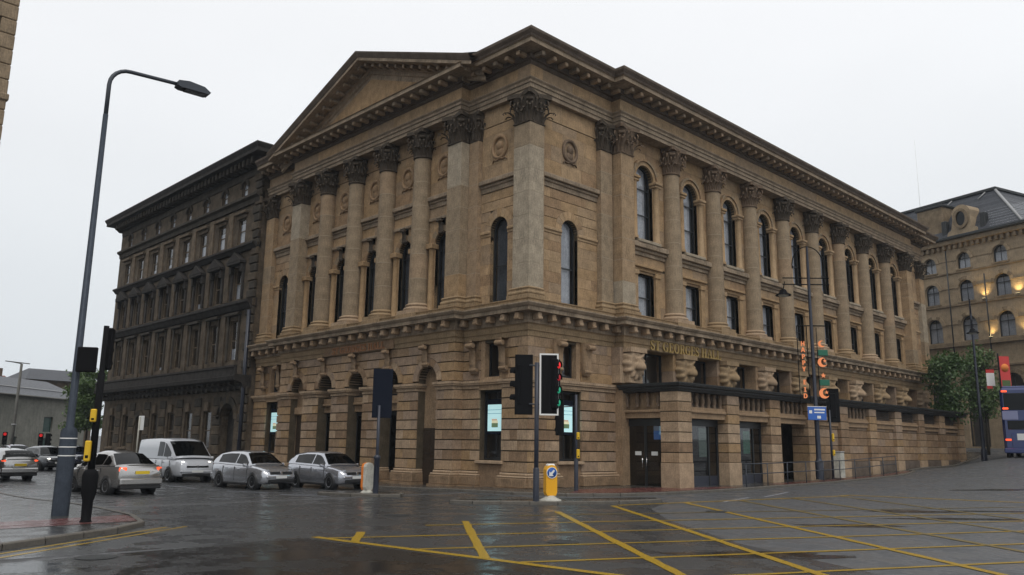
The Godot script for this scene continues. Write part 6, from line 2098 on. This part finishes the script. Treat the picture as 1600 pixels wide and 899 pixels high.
func bollard(label: String, at: Vector3, yaw: float, shell: Material, back: Material):
	var b := thing("keep_left_bollard", label, "bollard", "", at, yaw)
	# shell: a rounded box, narrower in depth, on a sloping white foot
	var p := PackedVector2Array([Vector2(-0.15, 0.16), Vector2(0.15, 0.16), Vector2(0.19, 0.26), Vector2(0.19, 0.98), Vector2(0.14, 1.09), Vector2(0.0, 1.13), Vector2(-0.14, 1.09), Vector2(-0.19, 0.98), Vector2(-0.19, 0.26)])
	var st := mk()
	extr(st, p, -0.03, 0.12)
	part(b, "front_shell", fin(st), shell)
	st = mk()
	extr(st, p, -0.14, -0.03)
	part(b, "back_shell", fin(st), back)
	var fs := mk()
	smooth(fs)
	lathe(fs, [[0.36, 0.0], [0.36, 0.025], [0.20, 0.09], [0.14, 0.16], [0.0, 0.16]], 20)
	part(b, "foot", fin(fs), M.off_white)
	return b

func build_street_furniture():
	# --- tall street lamp on the corner pavement
	var lp := Vector3(-17.96, 0.1, 2.45)
	var lamp := thing("street_lamp", "tall tapered grey steel street lamp with a curved arm on the corner pavement", "street lamp", "", lp)
	part(lamp, "column", tube_mesh([Vector3(0, -0.1, 0), Vector3(0, 2.0, 0), Vector3(0, 2.05, 0), Vector3(0, 9.9, 0)], 0.145, 0.062, 14), M.galv)
	var bs := mk(true)
	lathe(bs, [[0.185, -0.05], [0.185, 1.9], [0.15, 2.0]], 16)
	part(lamp, "base_sleeve", fin(bs), M.galv)
	for y in [1.35, 1.55, 1.75]:
		var bd := mk(true)
		lathe(bd, [[0.186, y], [0.189, y + 0.005], [0.189, y + 0.02], [0.186, y + 0.025]], 16)
		part(lamp, "reflective_band", fin(bd), M.white_paint)
	# the arm reaches over the road
	var ad := Vector3(0.97, 0, 0.05)
	var top := 11.22
	var pts := [Vector3(0, 9.8, 0)]
	for i in 7:
		var a := PI * 0.5 * i / 6.0
		pts.append(Vector3(0, top - 0.5, 0) + ad * (0.5 * (1.0 - cos(a))) + Vector3(0, 0.5 * sin(a), 0))
	pts.append(ad * 1.75 + Vector3(0, top + 0.05, 0))
	part(lamp, "arm", tube_mesh(pts, 0.055, 0.05, 10), M.galv_dark)
	var hx := Transform3D(Basis(ad.normalized(), Vector3(0, 1, 0), ad.normalized().cross(Vector3.UP)), ad * 1.7 + Vector3(0, top + 0.04, 0))
	var hp := PackedVector2Array([Vector2(0, -0.06), Vector2(0.10, -0.10), Vector2(0.86, -0.09), Vector2(0.90, -0.03), Vector2(0.72, 0.09), Vector2(0.30, 0.13), Vector2(0.02, 0.08)])
	var hs := mk()
	extr(hs, hp, -0.15, 0.15)
	part(lamp, "lamp_head", fin(hs), M.galv_dark, hx)
	part(lamp, "lamp_glass", rbox_mesh(Vector3(0.22, -0.125, -0.12), Vector3(0.80, -0.095, 0.12), 0.01), M.lens_dark, hx)
	# black-backed sign box clamped to the column
	var sb := thing("sign_box", "square black-backed sign panel clamped to the grey street lamp", "sign")
	var bp := lp + Vector3(0.16, 3.62, 0.06)
	var SX := Transform3D(Basis(Vector3.UP, deg_to_rad(-30)), bp)
	part(sb, "panel", rbox_mesh(Vector3(-0.14, -0.30, 0.16), Vector3(0.30, 0.30, 0.26), 0.02), M.sig_black, SX)
	part(sb, "clamp", rbox_mesh(Vector3(-0.10, -0.2, 0.0), Vector3(0.10, -0.12, 0.16), 0.01), M.galv_dark, SX)

	# --- pedestrian signal by the camera's pavement
	var np := Vector3(-18.02, 0.1, 4.45)
	var ns := thing("pedestrian_signal", "black signal post with yellow push-button boxes on the corner pavement", "traffic light", "", np)
	part(ns, "post", tube_mesh([Vector3(0, 0, 0), Vector3(0, 4.25, 0)], 0.057, 0.057, 12), M.sig_black)
	var gs := mk()
	smooth(gs)
	lathe(gs, [[0.13, 0.0], [0.10, 0.06], [0.11, 0.45], [0.15, 0.60], [0.165, 0.98], [0.13, 1.08], [0.06, 1.12]], 14)
	part(ns, "post_guard", fin(gs), M.sig_black)
	var nh := mk()
	rbox(nh, Vector3(-0.10, 3.28, -0.26), Vector3(0.10, 4.22, -0.02), 0.03, Transform3D(Basis(Vector3.UP, -0.5), Vector3(0.05, 0, 0)))
	var nhd := part(ns, "signal_housing", fin(nh), M.sig_black)
	for y in [3.45, 3.75, 4.05]: lantern_lens(nhd, "lens", Vector3(0.17, y, -0.24), Vector3(0.45, 0, -0.89), M.lens_dark, 0.09, 0.12)
	part(ns, "upper_sleeve", tube_mesh([Vector3(0, 1.1, 0), Vector3(0, 3.2, 0)], 0.075, 0.075, 12), M.sig_black)
	push_unit(ns, Vector3(-0.09, 2.26, 0.06), -0.5, 0.28)
	push_unit(ns, Vector3(-0.13, 1.50, 0.06), -0.5, 0.44)
	part(ns, "bracket", tube_mesh([Vector3(0, 3.95, 0), Vector3(0.10, 3.95, -0.16)], 0.025, 0.025, 6), M.sig_black)

	# --- signal on the traffic island
	var ip := Vector3(-5.05, 0.09, 5.38)
	var isl := thing("traffic_signal", "black traffic signal with a white-edged head showing red and green on the island", "traffic light", "", ip)
	part(isl, "post", tube_mesh([Vector3(0, 0, 0), Vector3(0, 4.4, 0)], 0.072, 0.072, 14), M.pole_navy)
	var ib := mk(true)
	lathe(ib, [[0.10, 0.0], [0.10, 1.0], [0.075, 1.05]], 14)
	part(isl, "post_sleeve", fin(ib), M.pole_navy)
	# one head turned to the right with a white-edged board, one to the left with a plain board
	var facing := atan2(-0.66, 0.75)
	var RX := Transform3D(Basis(Vector3.UP, facing), Vector3(0.30, 3.70, 0.26))
	var rb := mk()
	rbox(rb, Vector3(-0.26, -0.95, -0.02), Vector3(0.26, 0.95, 0.02), 0.008, RX)
	var rbd := part(isl, "backing_board", fin(rb), M.sig_black)
	var rf := mk()
	for q in [[-0.31, -1.0, -0.26, 1.0], [0.26, -1.0, 0.31, 1.0], [-0.26, 0.95, 0.26, 1.0], [-0.26, -1.0, 0.26, -0.95]]:
		bx(rf, Vector3(q[0], q[1], -0.022), Vector3(q[2], q[3], 0.024), RX)
	part(rbd, "board_border", fin(rf), M.white_paint)
	signal_head(isl, RX * Vector3(0.24, 0.02, -0.02), facing + 1.0, [M.red_lamp, M.red_dim, M.green_lamp, M.green_lamp], false, 1.62, 0.07)
	var LX := Transform3D(Basis(Vector3.UP, facing), Vector3(-0.33, 3.68, -0.27))
	var lb := mk()
	rbox(lb, Vector3(-0.29, -0.97, -0.02), Vector3(0.29, 0.97, 0.02), 0.008, LX)
	part(isl, "backing_board", fin(lb), M.sig_black)
	signal_head(isl, LX * Vector3(-0.14, 0.0, -0.12), facing - 2.1, [M.lens_dark, M.lens_dark, M.lens_dark], false, 1.3)
	for y in [3.05, 4.3]:
		part(isl, "bracket", tube_mesh([Vector3(-0.26, y, -0.08), Vector3(0, y, 0), Vector3(0.24, y, 0.12)], 0.025, 0.025, 6), M.galv_dark)

	# --- keep-left bollards
	var yaw1 := atan2(-0.72, 0.69)
	var b1 = bollard("yellow keep-left bollard with a blue arrow disc on the traffic island", Vector3(-4.28, 0.09, 5.28), yaw1 + 0.35, M.bollard_yellow, M.bollard_yellow)
	var ds := mk(true)
	tube(ds, [Vector3(0, 0.88, 0.12), Vector3(0, 0.88, 0.14)], 0.165, 0.165, 24)
	var disc := part(b1, "arrow_disc", fin(ds), M.sign_blue)
	var rs := mk()
	var ro := PackedVector2Array()
	var ri := PackedVector2Array()
	for i in 24:
		ro.append(Vector2(cos(TAU * i / 24), sin(TAU * i / 24)) * 0.182 + Vector2(0, 0.88))
		ri.append(Vector2(cos(TAU * i / 24), sin(TAU * i / 24)) * 0.163 + Vector2(0, 0.88))
	ring_between(rs, ro, ri, 0.12, 0.145)
	part(disc, "disc_border", fin(rs), M.white_paint)
	var ars := mk()
	var av := PackedVector2Array([Vector2(0.10, 0.06), Vector2(0.06, 0.10), Vector2(-0.04, 0.0), Vector2(-0.09, 0.05), Vector2(-0.10, -0.11), Vector2(0.06, -0.10), Vector2(0.01, -0.05)])
	for i in av.size(): av[i] += Vector2(0, 0.88)
	extr(ars, av, 0.141, 0.146)
	part(disc, "arrow", fin(ars), M.white_paint)
	part(b1, "white_cap", rbox_mesh(Vector3(-0.13, 1.06, -0.10), Vector3(0.13, 1.16, 0.10), 0.03), M.white_paint)
	bollard("off-white bollard with an orange edge on the front street island", Vector3(-6.55, 0.0, -1.75), yaw1 + 1.0, M.off_white, M.bollard_orange)

	# --- signal on the front street island, seen from behind
	var fp := Vector3(-6.55, 0.0, -1.2)
	var fs := thing("traffic_signal", "dark blue backed traffic signal beside the off-white bollard, seen from behind", "traffic light", "", fp)
	part(fs, "post", tube_mesh([Vector3(0, 0, 0), Vector3(0, 3.2, 0)], 0.06, 0.06, 12), M.pole_navy)
	var fb := mk(true)
	lathe(fb, [[0.10, 0.0], [0.10, 1.25], [0.12, 1.28], [0.12, 1.36], [0.065, 1.42]], 12)
	part(fs, "post_sleeve", fin(fb), M.pole_navy)
	var bb := mk()
	rbox(bb, Vector3(-0.36, 2.75, -0.02), Vector3(0.36, 4.55, 0.02), 0.01, Transform3D(Basis(Vector3.UP, PI * 0.80), Vector3(0.12, 0, 0.0)))
	part(fs, "backing_board", fin(bb), M.sig_blue)
	signal_head(fs, Vector3(0.16, 3.65, -0.12), PI * 0.80, [M.lens_dark, M.lens_dark, M.lens_dark], false, 1.5)

	# --- pedestrian signal against the corner of the hall
	var hp2 := Vector3(0.75, 0.1, 2.0)
	var hs2 := thing("pedestrian_signal", "slim signal post with yellow push-button boxes on the hall pavement", "traffic light", "", hp2)
	part(hs2, "post", tube_mesh([Vector3(0, 0, 0), Vector3(0, 3.75, 0)], 0.055, 0.055, 12), M.pole_navy)
	var hb := mk(true)
	lathe(hb, [[0.085, 0.0], [0.085, 1.2], [0.06, 1.25]], 12)
	part(hs2, "post_sleeve", fin(hb), M.pole_navy)
	signal_head(hs2, Vector3(-0.52, 2.80, -0.42), 2.6, [M.lens_dark, M.lens_dark, M.lens_dark], false, 1.35)
	push_unit(hs2, Vector3(0.0, 1.42, 0.10), -0.6, 0.36)
	push_unit(hs2, Vector3(0.0, 2.12, 0.10), -0.6, 0.28)
	part(hs2, "bracket", tube_mesh([Vector3(0, 3.3, 0), Vector3(-0.52, 3.25, -0.42)], 0.022, 0.022, 6), M.pole_navy)

	# --- digital screens in the windows
	for q in [[FL, -2.27, 0.0, 0.90, "upright lit digital poster in the hall's front window beside the corner pier"], [FR, 2.67, 0.0, 0.90, "upright lit digital poster in the hall's side window behind the signal post"], [FL, -L_LEN + 2.27, 0.0, 0.90, "upright lit digital poster in the hall window next to the blackened warehouse"]]:
		digital_poster(q[0] * Transform3D(Basis(Vector3.UP, 0.0), Vector3(q[1], 2.98, -0.28)), 0.86, 1.14, q[4])
	wall_poster(Vector3(8.95, 2.05, 2.62), 0.70, 1.30, lin(.34, .50, .43), "pale green lit poster inside the first glazed bay of the porch")
	wall_poster(Vector3(12.85, 2.10, 2.62), 0.62, 1.10, lin(.10, .46, .28), "bright green lit poster inside the second glazed bay of the porch")
	var ns3 := thing("door_sign", "small blue and white sign hung in the glazed porch door", "sign", "", Vector3(6.34, 2.42, 2.05), PI * -0.5)
	part(ns3, "panel", box_mesh(Vector3(-0.30, -0.27, 0), Vector3(0.30, 0.12, 0.02)), glow(lin(.06, .20, .55), 0.35))
	part(ns3, "header", box_mesh(Vector3(-0.30, 0.12, 0), Vector3(0.30, 0.32, 0.02)), glow(lin(.18, .26, .36), 0.35))

	festive_column()
	far_furniture()

func digital_poster(xf: Transform3D, w: float, h: float, label: String):
	var s := thing("digital_poster", label, "screen", "digital posters in the hall windows")
	s.transform = xf
	part(s, "casing", rbox_mesh(Vector3(-w * 0.5 - 0.06, -h * 0.5 - 0.14, -0.10), Vector3(w * 0.5 + 0.06, h * 0.5 + 0.24, 0.0), 0.02), M.sig_blue)
	part(s, "display", box_mesh(Vector3(-w * 0.5, -h * 0.5, 0.002), Vector3(w * 0.5, h * 0.5, 0.010)), glow(lin(.46, .72, .74), 0.55))
	# the layout on the screen: rules, a picture block
	for y in [0.30, 0.16]:
		part(s, "printed_rule", box_mesh(Vector3(-w * 0.5, h * y - 0.012, 0.0102), Vector3(w * 0.5, h * y + 0.012, 0.0122)), glow(lin(.16, .34, .40), 0.4))
	for q in [[-0.20, -0.36, 0.26, -0.20, .10, .16, .08], [-0.20, -0.20, 0.26, -0.10, .62, .60, .40], [-0.20, -0.10, 0.20, -0.04, .50, .36, .26]]:
		part(s, "picture", box_mesh(Vector3(q[0] * w, q[1] * h, 0.0104), Vector3(q[2] * w, q[3] * h, 0.0126)), glow(lin(q[4], q[5], q[6]), 0.5))
	var al := AreaLight3D.new()
	al.name = "screen_glow"
	al.area_size = Vector2(w, h)
	al.light_color = Color(0.75, 0.95, 1.0)
	al.light_energy = 0.35
	al.shadow_enabled = true
	s.add_child(al)
	al.position = Vector3(0, 0, 0.05)
	al.rotation = Vector3(0, PI, 0)

func wall_poster(p: Vector3, w: float, h: float, col: Color, label: String):
	var s := thing("lit_poster", label, "poster", "", p)
	part(s, "frame", rbox_mesh(Vector3(-w * 0.5 - 0.03, -h * 0.5 - 0.03, -0.05), Vector3(w * 0.5 + 0.03, h * 0.5 + 0.03, 0.0), 0.01), M.frame)
	part(s, "sheet", box_mesh(Vector3(-w * 0.5, -h * 0.5, 0.001), Vector3(w * 0.5, h * 0.5, 0.008)), glow(col, 0.5))
	for i in 4:
		part(s, "printed_rule", box_mesh(Vector3(-w * 0.36, h * (0.32 - i * 0.09) - 0.014, 0.0082), Vector3(w * 0.36, h * (0.32 - i * 0.09) + 0.014, 0.0095)), glow(col.darkened(0.5), 0.4))

func star_poly(c: Vector2, r: float) -> PackedVector2Array:
	var p := PackedVector2Array()
	for i in 10:
		var a := PI * 0.5 + TAU * i / 10.0
		p.append(c + Vector2(cos(a), sin(a)) * (r if i % 2 == 0 else r * 0.42))
	return p

func crescent_poly(c: Vector2, r: float) -> PackedVector2Array:
	var a := PackedVector2Array()
	var b := PackedVector2Array()
	for i in 28:
		var t := TAU * i / 28.0
		a.append(c + Vector2(cos(t), sin(t)) * r)
		b.append(c + Vector2(r * 0.42, r * 0.12) + Vector2(cos(t), sin(t)) * r * 0.74)
	var q := Geometry2D.clip_polygons(a, b)
	return q[0]

func lamp_column(label: String, at: Vector3, h: float, face: float) -> Node3D:
	# heritage lighting column: hooped crook, cross bars, hanging bell lantern each side
	var c := thing("heritage_lamp_column", label, "street lamp", "", at, face)
	var ps := mk(true)
	lathe(ps, [[0.20, 0.0], [0.20, 0.9], [0.15, 1.0], [0.13, 1.1], [0.12, 3.2], [0.14, 3.3], [0.10, 3.4], [0.075, h * 0.9], [0.05, h]], 14)
	part(c, "column", fin(ps), M.pole_navy)
	var bars := mk()
	for q in [[-1.40, 1.10, h - 1.75], [-1.40, 1.10, h - 2.10], [-0.75, 0.75, h - 4.35]]:
		tube(bars, [Vector3(q[0], q[2], 0), Vector3(q[1], q[2], 0)], 0.035, 0.035, 6)
	part(c, "cross_bars", fin(bars), M.sig_black)
	var hoop := []
	for i in 17:
		var a := PI * 1.05 - PI * 1.1 * i / 16.0
		hoop.append(Vector3(cos(a) * 0.85, h - 1.05 + sin(a) * 1.05, 0))
	part(c, "hoop", tube_mesh(hoop, 0.03, 0.03, 6), M.sig_black)
	for s in [-1.0, 1.0]:
		if s > 0: continue
		part(c, "lantern_hanger", tube_mesh([Vector3(s * 1.30, h - 1.95, 0), Vector3(s * 1.38, h - 2.35, 0)], 0.025, 0.025, 6), M.sig_black)
		var ls := mk(true)
		lathe(ls, [[0.42, 0.0], [0.40, 0.05], [0.22, 0.14], [0.16, 0.30], [0.06, 0.36], [0.0, 0.40]], 18, Vector3(s * 1.40, h - 2.72, 0))
		part(c, "lantern_bell", fin(ls), M.sig_black)
		var lg := mk(true)
		lathe(lg, [[0.0, -0.10], [0.20, -0.06], [0.28, 0.02]], 16, Vector3(s * 1.40, h - 2.72, 0))
		part(c, "lantern_glass", fin(lg), M.off_white)
	return c

func festive_column():
	var at := Vector3(17.3, 0.28, 4.2)
	var yaw := -0.78
	lamp_column("tall dark heritage lamp column with hoop and bell lantern carrying the festive lights", at, 12.35, yaw)
	# the festive letters hang from the column on a narrow frame
	var ft := thing("festive_lights", "orange illuminated letters reading down one side of the heritage lamp column", "lights", "", at, yaw)
	part(ft, "frame", box_mesh(Vector3(-0.80, 3.95, -0.03), Vector3(-0.76, 8.0, 0.0)), M.sig_black)
	part(ft, "frame", box_mesh(Vector3(-0.28, 3.95, -0.03), Vector3(-0.24, 8.0, 0.0)), M.sig_black)
	var ys := [7.03, 6.70, 6.34, 6.01, 5.68, 4.99, 4.60, 4.27]
	var ch := "HAPPYEID"
	for i in 8:
		part(ft, "letter", text_mesh(ch[i], 0.34, 0.05, "Droid Sans"), M.eid, Transform3D(Basis.IDENTITY, Vector3(-0.52, ys[i], 0.03)))
	var fo := thing("festive_ornament", "orange lit crescents and stars on the other side of the heritage lamp column", "lights", "", at, yaw)
	part(fo, "frame", box_mesh(Vector3(0.24, 4.1, -0.03), Vector3(0.27, 7.9, 0.0)), M.sig_black)
	for q in [[7.03, 0.18, 0], [6.05, 0.25, 0], [5.35, 0.14, 1], [4.42, 0.27, 0]]:
		var st := mk()
		extr(st, crescent_poly(Vector2(0.48, q[0]), q[1]) if q[2] == 0 else star_poly(Vector2(0.48, q[0]), q[1]), 0.0, 0.05)
		part(fo, "crescent" if q[2] == 0 else "star", fin(st), M.eid)
	for y in [6.13, 4.47]:
		var st := mk()
		extr(st, star_poly(Vector2(0.60, y), 0.10), 0.0, 0.05)
		part(fo, "star", fin(st), M.eid)
	for y in [6.60, 5.02]:
		part(fo, "garland", rbox_mesh(Vector3(0.28, y - 0.20, -0.04), Vector3(0.80, y + 0.12, 0.02), 0.02), M.eid_green)
	# blue direction sign on the same column
	var sg := thing("direction_sign", "blue rectangular information sign with white lines on the heritage lamp column", "sign", "", at, -0.65)
	part(sg, "plate", rbox_mesh(Vector3(-0.55, 3.02, 0.16), Vector3(0.47, 3.72, 0.185), 0.01), M.sign_blue)
	part(sg, "border", box_mesh(Vector3(-0.57, 3.70, 0.158), Vector3(0.49, 3.73, 0.19)), M.white_paint)
	for q in [[-0.20, 3.52, 0.40, 3.60], [-0.20, 3.38, 0.36, 3.44], [-0.48, 3.36, -0.32, 3.52], [-0.05, 3.10, 0.15, 3.24]]:
		part(sg, "symbol", box_mesh(Vector3(q[0], q[1], 0.186), Vector3(q[2], q[3], 0.190)), M.white_paint)
	part(sg, "clamp", rbox_mesh(Vector3(-0.14, 3.3, -0.1), Vector3(0.14, 3.38, 0.16), 0.01), M.sig_black)
	# traffic signal just beyond it
	var tp := Vector3(18.75, 0.28, 4.25)
	var ts := thing("traffic_signal", "black traffic signal seen from behind beside the festive lamp column", "traffic light", "", tp)
	part(ts, "post", tube_mesh([Vector3(0, 0, 0), Vector3(0, 3.6, 0)], 0.06, 0.06, 12), M.pole_navy)
	signal_head(ts, Vector3(0.22, 3.85, 0.1), PI * 0.72, [M.lens_dark, M.lens_dark, M.lens_dark], false, 1.3)
	var tb := mk()
	rbox(tb, Vector3(-0.34, 2.95, -0.02), Vector3(0.34, 4.75, 0.02), 0.01, Transform3D(Basis(Vector3.UP, -0.75), Vector3(0.2, 0, 0.14)))
	part(ts, "backing_board", fin(tb), M.sig_black)
	push_unit(ts, Vector3(0.02, 2.15, 0.1), -0.5, 0.42)
	push_unit(ts, Vector3(0.02, 1.35, 0.1), -0.5, 0.3)
	var cb := thing("control_cabinet", "pale grey control cabinet standing behind the signal post on the hall pavement", "cabinet", "", Vector3(19.9, 0.3, 4.1), 0.1)
	part(cb, "body", rbox_mesh(Vector3(-0.30, 0.0, -0.2), Vector3(0.30, 1.35, 0.2), 0.02), M.off_white)
	part(cb, "lid", rbox_mesh(Vector3(-0.33, 1.35, -0.23), Vector3(0.33, 1.41, 0.23), 0.02), M.frame_grey)
	part(cb, "door", rbox_mesh(Vector3(-0.26, 0.1, 0.2), Vector3(0.26, 1.28, 0.212), 0.005), M.off_white)
	# railing along the ramp
	var rl := thing("ramp_railing", "thin black handrail with posts climbing along the porch wall", "railing")
	var ra := mk(true)
	for o in [0.55, 1.0]:
		tube(ra, [Vector3(9.5, gh(9.5, 4.4) + 0.1 + o, 4.4), Vector3(20, gh(20, 4.4) + 0.1 + o, 4.4), Vector3(27, gh(27, 4.4) + 0.15 + o, 4.4)], 0.022, 0.022, 6)
	part(rl, "rails", fin(ra), M.galv_dark)
	for i in 10:
		var x := 9.6 + i * 1.93
		part(rl, "post", tube_mesh([Vector3(x, gh(x, 4.4), 4.4), Vector3(x, gh(x, 4.4) + 1.12, 4.4)], 0.024, 0.024, 6), M.galv_dark)

func far_furniture():
	# second heritage column, in front of the hotel
	var p := at_depth(1537, 700, 58)
	lamp_column("dark heritage lamp column with hoop in front of the hotel windows", Vector3(p.x, gh(p.x, p.z), p.z), 11.9, 0.3)
	# red festival banners
	var q := at_depth(1572, 591, 56)
	var bn := thing("festival_banner", "tall red banner with a round emblem on a pole beside the bus", "banner", "", Vector3(q.x, gh(q.x, q.z), q.z), -0.7)
	var y0 := q.y - bn.position.y
	part(bn, "pole", tube_mesh([Vector3(-0.42, 0, 0), Vector3(-0.42, y0 + 1.7, 0)], 0.05, 0.05, 8), M.sig_black)
	part(bn, "cloth", box_mesh(Vector3(-0.36, y0 - 1.5, -0.01), Vector3(0.36, y0 + 1.5, 0.01)), M.red_paint)
	part(bn, "emblem", tube_mesh([Vector3(0, y0 + 0.7, 0.0), Vector3(0, y0 + 0.7, 0.03)], 0.28, 0.28, 20), M.bollard_orange)
	part(bn, "panel", box_mesh(Vector3(-0.3, y0 - 0.55, 0.011), Vector3(0.3, y0 - 0.15, 0.02)), M.leaf2)
	for y in [-0.85, -1.0]:
		part(bn, "printed_rule", box_mesh(Vector3(-0.22, y0 + y - 0.03, 0.011), Vector3(0.22, y0 + y + 0.03, 0.02)), M.white_paint)
	var q2 := at_depth(1548, 591, 57)
	var b2 := thing("festival_banner", "small white and red banner hanging beside the tall red banner", "banner", "", Vector3(q2.x, q2.y, q2.z), -0.7)
	part(b2, "cloth", box_mesh(Vector3(-0.3, -0.55, -0.01), Vector3(0.3, 0.35, 0.01)), M.white_paint)
	part(b2, "red_top", box_mesh(Vector3(-0.3, 0.35, -0.01), Vector3(0.3, 0.62, 0.01)), M.red_paint)
	part(b2, "red_foot", box_mesh(Vector3(-0.3, -0.75, -0.01), Vector3(0.1, -0.55, 0.01)), M.red_paint)
	part(b2, "bracket", tube_mesh([Vector3(-0.32, 0.62, 0), Vector3(0.85, 0.62, 0)], 0.025, 0.025, 6), M.sig_black)
	# bus stop flag before the warehouse
	var s := Vector3(-2.2, -0.05, -36.4)
	var bsf := thing("bus_stop", "pale grey bus stop post with a white flag in front of the warehouse", "bus stop", "", s)
	part(bsf, "post", tube_mesh([Vector3(0, 0, 0), Vector3(0, 3.5, 0)], 0.06, 0.06, 8), M.off_white)
	part(bsf, "flag", rbox_mesh(Vector3(0.05, 2.55, -0.3), Vector3(0.10, 3.55, 0.65), 0.02), M.white_paint)
	# far signals and the post beside the office
	for k in [[7, 679, "red traffic light glowing above the estate car", "red", M.red_lamp], [63, 681, "red traffic light in front of the office doorway window", "red", M.red_lamp]]:
		var p3 := at_depth(k[0], k[1], 62)
		var t3 := thing("traffic_signal", k[2], "traffic light", "", Vector3(p3.x, -0.12, p3.z))
		part(t3, "post", tube_mesh([Vector3(0, 0, 0), Vector3(0, p3.y + 0.2, 0)], 0.05, 0.05, 8), M.sig_black)
		signal_head(t3, Vector3(0, p3.y - 0.18, 0.12), -0.35, [k[4], M.lens_dark, M.lens_dark], false, 0.95)
	var p4 := at_depth(18, 690, 66)
	var mast := thing("lamp_post", "slim grey lamp post standing before the pale office wall", "street lamp", "", Vector3(p4.x, -0.12, p4.z))
	part(mast, "post", tube_mesh([Vector3(0, 0, 0), Vector3(0, 8.0, 0)], 0.14, 0.10, 10), M.render_dark)
	part(mast, "collar", tube_mesh([Vector3(0, 3.0, 0), Vector3(0, 3.1, 0)], 0.2, 0.2, 10), M.frame_grey)
	part(mast, "arm", tube_mesh([Vector3(0, 8.0, 0), Vector3(-1.2, 8.15, 0), Vector3(0.6, 8.05, 0)], 0.04, 0.04, 6), M.render_dark)
	var p5 := at_depth(75, 683, 60)
	var t5 := thing("traffic_signal", "black traffic signal back beside the office corner", "traffic light", "", Vector3(p5.x, -0.12, p5.z))
	part(t5, "post", tube_mesh([Vector3(0, 0, 0), Vector3(0, p5.y + 0.1, 0)], 0.05, 0.05, 8), M.sig_black)
	signal_head(t5, Vector3(0, p5.y - 0.1, 0.0), 2.4, [M.lens_dark, M.lens_dark, M.lens_dark], false, 0.95)
